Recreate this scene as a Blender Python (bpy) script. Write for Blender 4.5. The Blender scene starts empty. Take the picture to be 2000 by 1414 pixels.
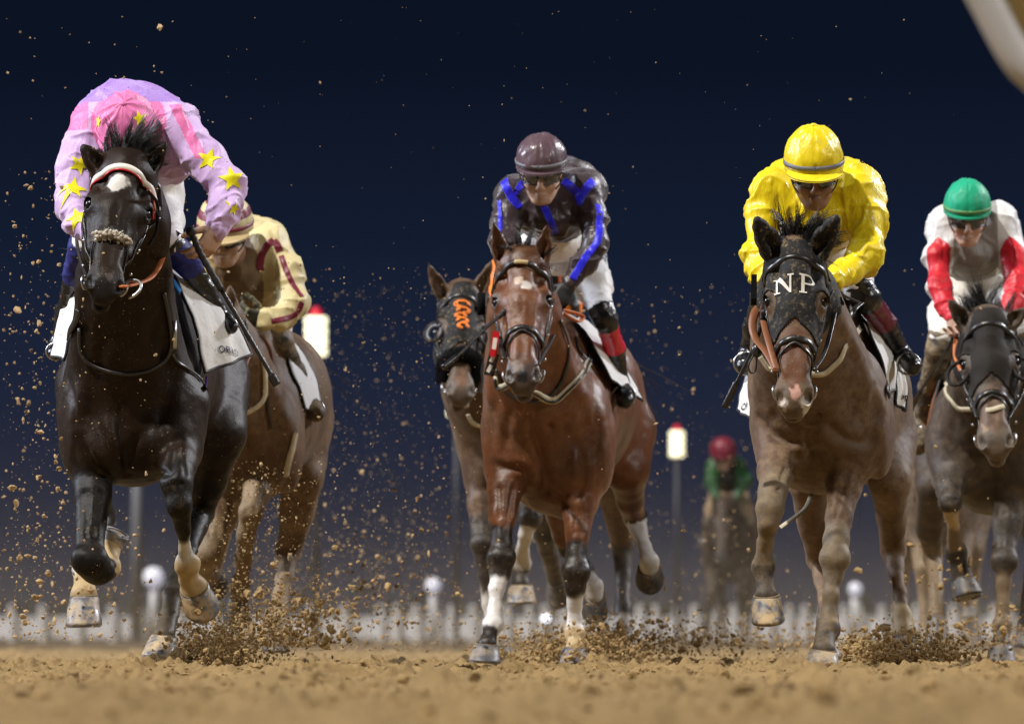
import bpy, math, random
import numpy as np
from mathutils import Vector, Matrix
from mathutils.bvhtree import BVHTree

SC = bpy.context.scene
COL = SC.collection
random.seed(7)
RNG = np.random.default_rng(11)

# ------------------------------------------------------------------ camera
LENS, CAM_H = 300.0, 0.163
FPX = 2000 * LENS / 36.0            # focal length in photograph pixels
TILT = math.atan(536 / FPX)
cam_d = bpy.data.cameras.new("camera")
cam = bpy.data.objects.new("camera", cam_d)
COL.objects.link(cam)
cam_d.lens = LENS
cam_d.sensor_width = 36
cam_d.clip_end = 4000
cam_d.dof.use_dof = True
cam_d.dof.focus_distance = 33.0
cam_d.dof.aperture_fstop = 6.6
cam.location = (0, 0, CAM_H)
cam.rotation_euler = (math.pi / 2 + TILT, 0, 0)
SC.camera = cam

# ------------------------------------------------------------------ night sky
W = bpy.data.worlds.new("World")
SC.world = W
W.use_nodes = True
nt = W.node_tree
bg = nt.nodes["Background"]
tc = nt.nodes.new("ShaderNodeTexCoord")
sx = nt.nodes.new("ShaderNodeSeparateXYZ")
nt.links.new(tc.outputs["Generated"], sx.inputs[0])
rp = nt.nodes.new("ShaderNodeValToRGB")
mr = nt.nodes.new("ShaderNodeMapRange")
mr.inputs["From Min"].default_value = -0.004
mr.inputs["From Max"].default_value = 0.10
nt.links.new(sx.outputs[2], mr.inputs[0])
nt.links.new(mr.outputs[0], rp.inputs[0])
cr = rp.color_ramp
def ramp(cr, stops):
    while len(cr.elements) > 1:
        cr.elements.remove(cr.elements[-1])
    cr.elements[0].position = stops[0][0]
    cr.elements[0].color = (*stops[0][1], 1)
    for p, c in stops[1:]:
        cr.elements.new(p).color = (*c, 1)
ramp(cr, [(0.0, (.066, .062, .076)), (0.06, (.036, .036, .050)), (0.16, (.0165, .0200, .038)),
          (0.32, (.0118, .0165, .036)), (0.48, (.0062, .0105, .0260)), (0.68, (.0034, .0062, .0160)),
          (0.80, (.0032, .0058, .015)), (1.0, (.006, .008, .014))])
nt.links.new(rp.outputs[0], bg.inputs[0])
bg.inputs[1].default_value = 1.0

# ------------------------------------------------------------------ lights
def lamp(name, kind, loc, target, energy, color, size):
    d = bpy.data.lights.new(name, kind)
    d.energy = energy
    d.color = color
    if kind == 'SUN':
        d.angle = size
    else:
        d.shape = 'DISK'
        d.size = size
    o = bpy.data.objects.new(name, d)
    COL.objects.link(o)
    o.location = loc
    o.rotation_euler = (Vector(target) - Vector(loc)).to_track_quat('-Z', 'Y').to_euler()
    return o
lamp("sun", 'SUN', (-24, 18, 46), (0, 36, 1), 4.3, (1.0, .95, .88), math.radians(2))
lamp("floodlight", 'AREA', (34, 15, 26), (0, 36, 1), 6500, (1.0, .95, .88), 6)
lamp("floodlight", 'AREA', (-34, 44, 18), (0, 36, 1), 12000, (.80, .86, 1.0), 6)
lamp("floodlight", 'AREA', (30, 56, 22), (0, 36, 1), 12000, (.95, .95, 1.0), 6)

SC.view_settings.view_transform = 'Standard'
SC.view_settings.look = 'None'
SC.view_settings.exposure = 0.12
SC.view_settings.gamma = 1.0

# ------------------------------------------------------------------ geometry helpers
def P(px, py, Y):
    """world point that lies Y metres away behind the photograph's pixel (px, py)"""
    x = (px - 1000) / FPX
    z = (707 - py) / FPX
    wy = math.cos(TILT) - z * math.sin(TILT)
    wz = math.sin(TILT) + z * math.cos(TILT)
    t = Y / wy
    return np.array([x * t, Y, CAM_H + wz * t])

def unit(v):
    v = np.asarray(v, float)
    return v / (np.linalg.norm(v) + 1e-12)

_perm = RNG.permutation(4096)
_val = RNG.random(4096).astype(np.float32) * 2 - 1
def vnoise(p):
    p = np.asarray(p, np.float32)
    i = np.floor(p).astype(np.int64)
    f = p - i
    f = f * f * (3 - 2 * f)
    out = 0
    for dx in (0, 1):
        wx = f[..., 0] if dx else 1 - f[..., 0]
        for dy in (0, 1):
            wy = f[..., 1] if dy else 1 - f[..., 1]
            for dz in (0, 1):
                wz = f[..., 2] if dz else 1 - f[..., 2]
                hsh = _perm[(i[..., 0] + dx) & 4095]
                hsh = _perm[(hsh + i[..., 1] + dy) & 4095]
                hsh = _perm[(hsh + i[..., 2] + dz) & 4095]
                out = out + wx * wy * wz * _val[hsh]
    return out
def fbm(p, octs=4, gain=.5):
    a, s, o = 1.0, 1.0, 0
    for _ in range(octs):
        o = o + a * vnoise(np.asarray(p) * s + 17.3 * _)
        a *= gain
        s *= 2.03
    return o

class Field:
    """a signed distance field of cones and ellipsoids, meshed as one smooth surface"""
    def __init__(self, h):
        self.h = h
        self.ops = []
    def cone(self, a, b, ra, rb, k=.03, sub=False):
        a, b = np.asarray(a, float), np.asarray(b, float)
        lo = np.minimum(a - ra, b - rb)
        hi = np.maximum(a + ra, b + rb)
        self.ops.append(('c', lo, hi, k, sub, (a, b, ra, rb)))
    def chain(self, pts, k=.03, sub=False):
        for (a, ra), (b, rb) in zip(pts[:-1], pts[1:]):
            self.cone(a, b, ra, rb, k, sub)
    def ell(self, c, r, R=None, k=.03, sub=False):
        c, r = np.asarray(c, float), np.asarray(r, float)
        if R is None:
            e = r
            R = np.eye(3)
        else:
            R = np.asarray(R, float)
            e = np.sqrt(((R * r[None, :]) ** 2).sum(1))
        self.ops.append(('e', c - e, c + e, k, sub, (c, r, R)))
    def mesh(self):
        h = self.h
        add = [o for o in self.ops if not o[4]]
        lo = np.min([o[1] for o in add], 0) - 4 * h
        hi = np.max([o[2] for o in add], 0) + 4 * h
        n = np.ceil((hi - lo) / h).astype(int) + 1
        D = np.full(n, .3, np.float32)
        ax = [(lo[d] + h * np.arange(n[d])).astype(np.float32) for d in range(3)]
        for kind, l, u, k, sub, arg in self.ops:
            pad = k + 2.5 * h
            i0 = np.clip(np.floor((l - pad - lo) / h).astype(int), 0, n)
            i1 = np.clip(np.ceil((u + pad - lo) / h).astype(int) + 1, 0, n)
            if (i1 <= i0).any():
                continue
            sl = tuple(slice(i0[d], i1[d]) for d in range(3))
            X = ax[0][sl[0]][:, None, None]
            Y = ax[1][sl[1]][None, :, None]
            Z = ax[2][sl[2]][None, None, :]
            if kind == 'c':
                a, b, ra, rb = arg
                ab = b - a
                L2 = float(ab @ ab) + 1e-12
                t = ((X - a[0]) * ab[0] + (Y - a[1]) * ab[1] + (Z - a[2]) * ab[2]) / L2
                t = np.clip(t, 0, 1)
                d = np.sqrt((X - a[0] - t * ab[0]) ** 2 + (Y - a[1] - t * ab[1]) ** 2 + (Z - a[2] - t * ab[2]) ** 2) - (ra + (rb - ra) * t)
            else:
                c, r, R = arg
                q = [(X - c[0]) * R[0, j] + (Y - c[1]) * R[1, j] + (Z - c[2]) * R[2, j] for j in range(3)]
                k0 = np.sqrt((q[0] / r[0]) ** 2 + (q[1] / r[1]) ** 2 + (q[2] / r[2]) ** 2)
                k1 = np.sqrt((q[0] / r[0] ** 2) ** 2 + (q[1] / r[1] ** 2) ** 2 + (q[2] / r[2] ** 2) ** 2) + 1e-9
                d = k0 * (k0 - 1) / k1
            A = D[sl]
            if sub:
                d = -d
                hh = np.maximum(k - np.abs(A - d), 0) / k
                D[sl] = np.maximum(A, d) + hh * hh * k * .25
            else:
                hh = np.maximum(k - np.abs(A - d), 0) / k
                D[sl] = np.minimum(A, d) - hh * hh * k * .25
        s = D < 0
        c = np.zeros(n - 1, np.int8)
        for dx in (0, 1):
            for dy in (0, 1):
                for dz in (0, 1):
                    c += s[dx:n[0] - 1 + dx, dy:n[1] - 1 + dy, dz:n[2] - 1 + dz]
        act = (c > 0) & (c < 8)
        ijk = np.argwhere(act)
        idx = np.full(act.shape, -1, np.int32)
        idx[act] = np.arange(len(ijk), dtype=np.int32)
        acc = np.zeros((len(ijk), 3))
        cnt = np.zeros(len(ijk))
        for axis in range(3):
            o1, o2 = [d for d in range(3) if d != axis]
            for u in (0, 1):
                for v in (0, 1):
                    a = ijk.copy()
                    a[:, o1] += u
                    a[:, o2] += v
                    b = a.copy()
                    b[:, axis] += 1
                    d0 = D[a[:, 0], a[:, 1], a[:, 2]]
                    d1 = D[b[:, 0], b[:, 1], b[:, 2]]
                    m = (d0 < 0) != (d1 < 0)
                    t = np.where(m, d0 / np.where(m, d0 - d1, 1), 0)
                    p = a.astype(float)
                    p[:, axis] += t
                    acc[m] += p[m]
                    cnt[m] += 1
        V = lo + h * (acc / cnt[:, None])
        Q = []
        for axis in range(3):
            o1, o2 = (axis + 1) % 3, (axis + 2) % 3
            sa = [slice(None)] * 3
            sb = [slice(None)] * 3
            sa[axis] = slice(0, -1)
            sb[axis] = slice(1, None)
            s0, s1 = s[tuple(sa)], s[tuple(sb)]
            e = np.argwhere(s0 != s1)
            e = e[(e[:, o1] > 0) & (e[:, o2] > 0)]
            inside = s0[e[:, 0], e[:, 1], e[:, 2]]
            q = []
            for du, dv in ((-1, -1), (0, -1), (0, 0), (-1, 0)):
                w = e.copy()
                w[:, o1] += du
                w[:, o2] += dv
                q.append(idx[w[:, 0], w[:, 1], w[:, 2]])
            q = np.stack(q, 1)
            q[~inside] = q[~inside][:, ::-1]
            Q.append(q)
        Q = np.concatenate(Q)
        return V, Q[(Q >= 0).all(1)]

def vert_normals(V, Q):
    fn = np.cross(V[Q[:, 2]] - V[Q[:, 0]], V[Q[:, 3]] - V[Q[:, 1]])
    N = np.zeros_like(V)
    for j in range(4):
        np.add.at(N, Q[:, j], fn)
    return N / (np.linalg.norm(N, axis=1, keepdims=True) + 1e-12)

def relax(V, Q, it=1, w=.5):
    for _ in range(it):
        S = np.zeros_like(V)
        c = np.zeros(len(V))
        for j in range(4):
            np.add.at(S, Q[:, j], V[Q[:, (j + 1) % 4]] + V[Q[:, (j + 3) % 4]])
            np.add.at(c, Q[:, j], 2)
        V = V * (1 - w) + w * S / np.maximum(c, 1)[:, None]
    return V

def make(name, V, F, mat, parent=None, origin=None, smooth=True, colors=None):
    V = np.asarray(V, float)
    if parent is not None:
        origin = np.array(parent['_o'])
    elif origin is None:
        origin = np.array([(V[:, 0].min() + V[:, 0].max()) / 2, (V[:, 1].min() + V[:, 1].max()) / 2, V[:, 2].min()])
    me = bpy.data.meshes.new(name)
    if isinstance(F, np.ndarray):
        nf, w = F.shape
        me.vertices.add(len(V))
        me.vertices.foreach_set("co", (V - origin).astype(np.float32).ravel())
        me.loops.add(nf * w)
        me.loops.foreach_set("vertex_index", F.astype(np.int32).ravel())
        me.polygons.add(nf)
        me.polygons.foreach_set("loop_start", (np.arange(nf) * w).astype(np.int32))
        me.update(calc_edges=True)
    else:
        me.from_pydata([tuple(v) for v in (V - origin)], [], F)
    me.polygons.foreach_set("use_smooth", np.full(len(me.polygons), smooth, bool))
    if colors is not None:
        a = me.color_attributes.new("Col", 'FLOAT_COLOR', 'POINT')
        a.data.foreach_set("color", np.asarray(colors, np.float32).ravel())
    me.materials.append(mat)
    o = bpy.data.objects.new(name, me)
    COL.objects.link(o)
    o['_o'] = [float(v) for v in origin]
    if parent is not None:
        o.parent = parent
    else:
        o.location = origin
    return o

def tag(o, label, cat, group=None, kind=None):
    if label: o["label"] = label
    if cat: o["category"] = cat
    if group: o["group"] = group
    if kind: o["kind"] = kind
    return o

class MB:
    """collects simple shapes into one mesh"""
    def __init__(self):
        self.V, self.F = [], []
    def add(self, V, F):
        n = len(self.V)
        self.V += [tuple(v) for v in V]
        self.F += [tuple(int(i) + n for i in f) for f in F]
    def tube(self, pts, rad, n=8, caps=True, flat=None):
        pts = [np.asarray(p, float) for p in pts]
        m = len(pts)
        if not hasattr(rad, '__len__'):
            rad = [rad] * m
        V = []
        prev = None
        for i in range(m):
            t = unit(pts[min(i + 1, m - 1)] - pts[max(i - 1, 0)])
            if prev is None:
                u = np.cross(t, (0, 0, 1))
                if np.linalg.norm(u) < .1:
                    u = np.cross(t, (1, 0, 0))
            else:
                u = prev - t * (prev @ t)
            u = unit(u)
            prev = u
            w = np.cross(t, u)
            for j in range(n):
                a = 2 * math.pi * j / n
                V.append(pts[i] + rad[i] * (u * math.cos(a) + w * math.sin(a) * (flat or 1)))
        F = [(i * n + j, i * n + (j + 1) % n, (i + 1) * n + (j + 1) % n, (i + 1) * n + j) for i in range(m - 1) for j in range(n)]
        if caps:
            F.append(tuple(range(n))[::-1])
            F.append(tuple(range((m - 1) * n, m * n)))
        self.add(V, F)
    def ribbon(self, pts, nrm, width, thick):
        pts = [np.asarray(p, float) for p in pts]
        m = len(pts)
        V = []
        for i in range(m):
            t = unit(pts[min(i + 1, m - 1)] - pts[max(i - 1, 0)])
            nn = np.asarray(nrm[i], float)
            nn = unit(nn - t * (nn @ t))
            b = np.cross(t, nn)
            w = width[i] if hasattr(width, '__len__') else width
            V += [pts[i] - b * w / 2, pts[i] - b * w / 2.3 + nn * thick, pts[i] + b * w / 2.3 + nn * thick, pts[i] + b * w / 2]
        F = []
        for i in range(m - 1):
            for j in range(4):
                F.append((i * 4 + j, i * 4 + (j + 1) % 4, i * 4 + 4 + (j + 1) % 4, i * 4 + 4 + j))
        F.append((3, 2, 1, 0))
        F.append((m * 4 - 4, m * 4 - 3, m * 4 - 2, m * 4 - 1))
        self.add(V, F)
    def box(self, c, s, R=None):
        c, s = np.asarray(c, float), np.asarray(s, float) / 2
        R = np.eye(3) if R is None else np.asarray(R)
        V = [c + R @ (s * np.array(v)) for v in [(-1, -1, -1), (1, -1, -1), (1, 1, -1), (-1, 1, -1), (-1, -1, 1), (1, -1, 1), (1, 1, 1), (-1, 1, 1)]]
        self.add(V, [(0, 3, 2, 1), (4, 5, 6, 7), (0, 1, 5, 4), (1, 2, 6, 5), (2, 3, 7, 6), (3, 0, 4, 7)])
    def ball(self, c, r, R=None, n=12, m=8):
        c = np.asarray(c, float)
        r = np.asarray(r, float) * np.ones(3)
        R = np.eye(3) if R is None else np.asarray(R)
        V = [c + R @ (r * (0, 0, 1))]
        for i in range(1, m):
            a = math.pi * i / m
            for j in range(n):
                b = 2 * math.pi * j / n
                V.append(c + R @ (r * np.array((math.sin(a) * math.cos(b), math.sin(a) * math.sin(b), math.cos(a)))))
        V.append(c + R @ (r * (0, 0, -1)))
        F = [(0, 1 + j, 1 + (j + 1) % n) for j in range(n)]
        for i in range(m - 2):
            for j in range(n):
                F.append((1 + i * n + j, 1 + (i + 1) * n + j, 1 + (i + 1) * n + (j + 1) % n, 1 + i * n + (j + 1) % n))
        l = len(V) - 1
        F += [(l, 1 + (m - 2) * n + (j + 1) % n, 1 + (m - 2) * n + j) for j in range(n)]
        self.add(V, F)
    def make(self, name, mat, parent=None, smooth=True, origin=None):
        return make(name, np.array(self.V), self.F, mat, parent, origin, smooth)

def spline(pts, n):
    """Catmull-Rom through pts, n samples"""
    p = np.asarray(pts, float)
    p = np.vstack([2 * p[0] - p[1], p, 2 * p[-1] - p[-2]])
    m = len(p) - 3
    out = []
    for s in np.linspace(0, m - 1e-6, n):
        i = int(s)
        t = s - i
        a, b, c, d = p[i:i + 4]
        out.append(.5 * (2 * b + (c - a) * t + (2 * a - 5 * b + 4 * c - d) * t * t + (3 * b - a - 3 * c + d) * t ** 3))
    return np.array(out)

def bvh_of(V, F):
    return BVHTree.FromPolygons([tuple(v) for v in V], [tuple(int(i) for i in f) for f in F])

EYE = Vector((0, 0, CAM_H))
def hit(bvh, px, py, Y=40):
    """surface point (and normal) of a body behind the photograph's pixel"""
    d = (Vector(P(px, py, Y)) - EYE).normalized()
    loc, nrm, i, dist = bvh.ray_cast(EYE, d)
    if loc is None:
        loc, nrm, i, dist = bvh.find_nearest(Vector(P(px, py, Y)))
    nrm = np.array(nrm)
    if nrm @ np.array(d) > 0:
        nrm = -nrm
    return np.array(loc), nrm

def snapped(bvh, pts, n, off):
    """spline through 3D points laid onto a surface"""
    q, w = [], []
    for p in spline(pts, n):
        loc, nrm, i, dist = bvh.find_nearest(Vector(p))
        loc, nrm = np.array(loc), np.array(nrm)
        q.append(loc + nrm * off)
        w.append(nrm)
    w = [unit(sum(w[max(0, i - 2):i + 3])) for i in range(len(w))]
    for _ in range(2):
        q = [q[0]] + [(q[i - 1] + 2 * q[i] + q[i + 1]) / 4 for i in range(1, len(q) - 1)] + [q[-1]]
    return q, w

def decal(name, polys, center, nrm, up, size, bvh, mat, parent, off=.003, sub=.012):
    """flat shapes (lists of 2D outlines) laid onto a surface"""
    import bmesh
    nrm = unit(nrm)
    up = unit(np.asarray(up, float) - nrm * (np.asarray(up, float) @ nrm))
    right = np.cross(up, nrm)
    bm = bmesh.new()
    for poly in polys:
        vs = [bm.verts.new((p[0] * size, p[1] * size, 0)) for p in poly]
        bm.faces.new(vs)
    bmesh.ops.triangulate(bm, faces=bm.faces[:])
    for _ in range(4):
        long = [e for e in bm.edges if e.calc_length() > sub]
        if not long:
            break
        bmesh.ops.subdivide_edges(bm, edges=long, cuts=1)
        bmesh.ops.triangulate(bm, faces=bm.faces[:])
    V = []
    for v in bm.verts:
        p = np.asarray(center) + right * v.co.x + up * v.co.y
        loc, nn, i, dist = bvh.ray_cast(Vector(p + nrm * .10), Vector(-nrm), .22)
        if loc is None:
            loc, nn, i, dist = bvh.find_nearest(Vector(p))
        nn = np.array(nn)
        if nn @ nrm < 0:
            nn = -nn
        V.append(np.array(loc) + nn * off)
    F = [tuple(v.index for v in f.verts) for f in bm.faces]
    bm.verts.index_update()
    F = [tuple(v.index for v in f.verts) for f in bm.faces]
    bm.free()
    return make(name, np.array(V), F, mat, parent)

def text_polys(body, shear=0):
    cu = bpy.data.curves.new("t", 'FONT')
    cu.body = body
    cu.size = 1
    cu.align_x = 'CENTER'
    cu.align_y = 'CENTER'
    cu.offset = .012
    o = bpy.data.objects.new("t", cu)
    COL.objects.link(o)
    dg = bpy.context.evaluated_depsgraph_get()
    me = o.evaluated_get(dg).to_mesh()
    polys = [[(me.vertices[i].co.x, me.vertices[i].co.y) for i in p.vertices] for p in me.polygons]
    o.evaluated_get(dg).to_mesh_clear()
    bpy.data.objects.remove(o)
    bpy.data.curves.remove(cu)
    return polys

STAR = [[(math.sin(math.pi * i / 5) * (1 if i % 2 == 0 else .42), math.cos(math.pi * i / 5) * (1 if i % 2 == 0 else .42)) for i in range(10)]]

def strands(mb, roots, dirs, lens, r0=.0022, bend=(0, 0, -1), curl=.35, n=7):
    for p, d, L in zip(roots, dirs, lens):
        p = np.asarray(p, float)
        d = unit(d)
        pts = [p]
        b = np.asarray(bend, float) + RNG.normal(0, .35, 3)
        wob = RNG.normal(0, .12, 3)
        for i in range(1, n):
            d = unit(d + b * curl / n + wob * math.sin(i * 1.3) * .6)
            pts.append(pts[-1] + d * L / (n - 1))
        mb.tube(pts, [r0 * (1 - .85 * i / (n - 1)) for i in range(n)], 3, caps=False)
# ------------------------------------------------------------------ materials
def mat(name, col=(.5, .5, .5), rough=.6, spec=.5, attr=False, metal=0, bump=None, vary=None, sheen=0, emit=None, dust=None, coat=0, fine=None, veins=0, specks=0):
    m = bpy.data.materials.new(name)
    m.use_nodes = True
    t = m.node_tree
    b = t.nodes["Principled BSDF"]
    b.inputs["Roughness"].default_value = rough
    b.inputs["Specular IOR Level"].default_value = spec
    b.inputs["Metallic"].default_value = metal
    b.inputs["Base Color"].default_value = (*col, 1)
    if sheen:
        b.inputs["Sheen Weight"].default_value = sheen
        b.inputs["Sheen Roughness"].default_value = .4
    if coat:
        b.inputs["Coat Weight"].default_value = coat
        b.inputs["Coat Roughness"].default_value = .12
    co = t.nodes.new("ShaderNodeTexCoord")
    src = None
    if attr:
        a = t.nodes.new("ShaderNodeAttribute")
        a.attribute_name = "Col"
        src = a.outputs["Color"]
    def noise(scale, detail=4, rough_=.6, stretch=None):
        n = t.nodes.new("ShaderNodeTexNoise")
        n.inputs["Scale"].default_value = scale
        n.inputs["Detail"].default_value = detail
        n.inputs["Roughness"].default_value = rough_
        if stretch:
            mp = t.nodes.new("ShaderNodeMapping")
            mp.inputs["Scale"].default_value = stretch
            t.links.new(co.outputs["Object"], mp.inputs[0])
            t.links.new(mp.outputs[0], n.inputs["Vector"])
        else:
            t.links.new(co.outputs["Object"], n.inputs["Vector"])
        return n
    def mix(fac, c1, c2, mode='MIX'):
        x = t.nodes.new("ShaderNodeMix")
        x.data_type = 'RGBA'
        x.blend_type = mode
        for s, i in ((fac, 0), (c1, 6), (c2, 7)):
            if hasattr(s, 'links') or hasattr(s, 'is_linked'):
                t.links.new(s, x.inputs[i])
            elif i == 0:
                x.inputs[0].default_value = s
            else:
                x.inputs[i].default_value = (*s, 1)
        return x.outputs[2]
    def rng(sock, a, b_, c=0, d=1):
        r = t.nodes.new("ShaderNodeMapRange")
        r.inputs[1].default_value = a
        r.inputs[2].default_value = b_
        r.inputs[3].default_value = c
        r.inputs[4].default_value = d
        t.links.new(sock, r.inputs[0])
        return r.outputs[0]
    if src is None:
        src = mix(0.0, col, col)
    if vary:                         # (scale, amount): uneven tone of the stuff itself
        n = noise(vary[0], 5)
        src = mix(rng(n.outputs[0], .3, .7, 0, 1), mix(1.0, src, (1 - vary[1],) * 3, 'MULTIPLY'), src)
    if dust:                         # (colour, scale, low, high, strength): dried sand splashes
        n = noise(dust[1], 6, .7)
        n2 = noise(dust[1] * .17, 2)
        f = rng(n.outputs[0], dust[2], dust[3], 0, dust[4])
        g = rng(n2.outputs[0], .3, .65, .25, 1)
        mu = t.nodes.new("ShaderNodeMath")
        mu.operation = 'MULTIPLY'
        t.links.new(f, mu.inputs[0])
        t.links.new(g, mu.inputs[1])
        fac = mu.outputs[0]
        if attr:
            mu2 = t.nodes.new("ShaderNodeMath")
            mu2.operation = 'MULTIPLY'
            t.links.new(fac, mu2.inputs[0])
            t.links.new(a.outputs["Alpha"], mu2.inputs[1])
            fac = mu2.outputs[0]
        src = mix(fac, src, dust[0])
        rr = rng(fac, 0, 1, rough, .9)
        t.links.new(rr, b.inputs["Roughness"])
    if specks:                       # single grains stuck to the coat
        n = noise(150, 2, .5)
        n2 = noise(7, 2)
        mu = t.nodes.new("ShaderNodeMath")
        mu.operation = 'MULTIPLY'
        t.links.new(rng(n.outputs[0], .69, .73, 0, specks), mu.inputs[0])
        t.links.new(rng(n2.outputs[0], .42, .62), mu.inputs[1])
        src = mix(mu.outputs[0], src, (.42, .31, .18))
    t.links.new(src, b.inputs["Base Color"])
    last = None
    for bp in (bump, fine):
        if bp:                       # (scale, strength, distance, stretch)
            n = noise(bp[0], 4, .55, bp[3] if len(bp) > 3 else None)
            u = t.nodes.new("ShaderNodeBump")
            u.inputs["Strength"].default_value = bp[1]
            u.inputs["Distance"].default_value = bp[2]
            t.links.new(n.outputs[0], u.inputs["Height"])
            if last:
                t.links.new(last, u.inputs["Normal"])
            last = u.outputs[0]
    if last:
        t.links.new(last, b.inputs["Normal"])
    if veins:                        # raised lines running under the skin
        n = t.nodes.new("ShaderNodeTexNoise")
        n.noise_type = 'RIDGED_MULTIFRACTAL'
        n.inputs["Scale"].default_value = 5.5
        n.inputs["Detail"].default_value = 2
        mp = t.nodes.new("ShaderNodeMapping")
        mp.inputs["Scale"].default_value = (1.2, 1.0, .6)
        t.links.new(co.outputs["Object"], mp.inputs[0])
        t.links.new(mp.outputs[0], n.inputs["Vector"])
        u = t.nodes.new("ShaderNodeBump")
        u.inputs["Strength"].default_value = veins
        u.inputs["Distance"].default_value = .012
        t.links.new(n.outputs[0], u.inputs["Height"])
        t.links.new(last, u.inputs["Normal"])
        t.links.new(u.outputs[0], b.inputs["Normal"])
    if emit:
        b.inputs["Emission Color"].default_value = (*emit[0], 1)
        b.inputs["Emission Strength"].default_value = emit[1]
    return m

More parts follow.
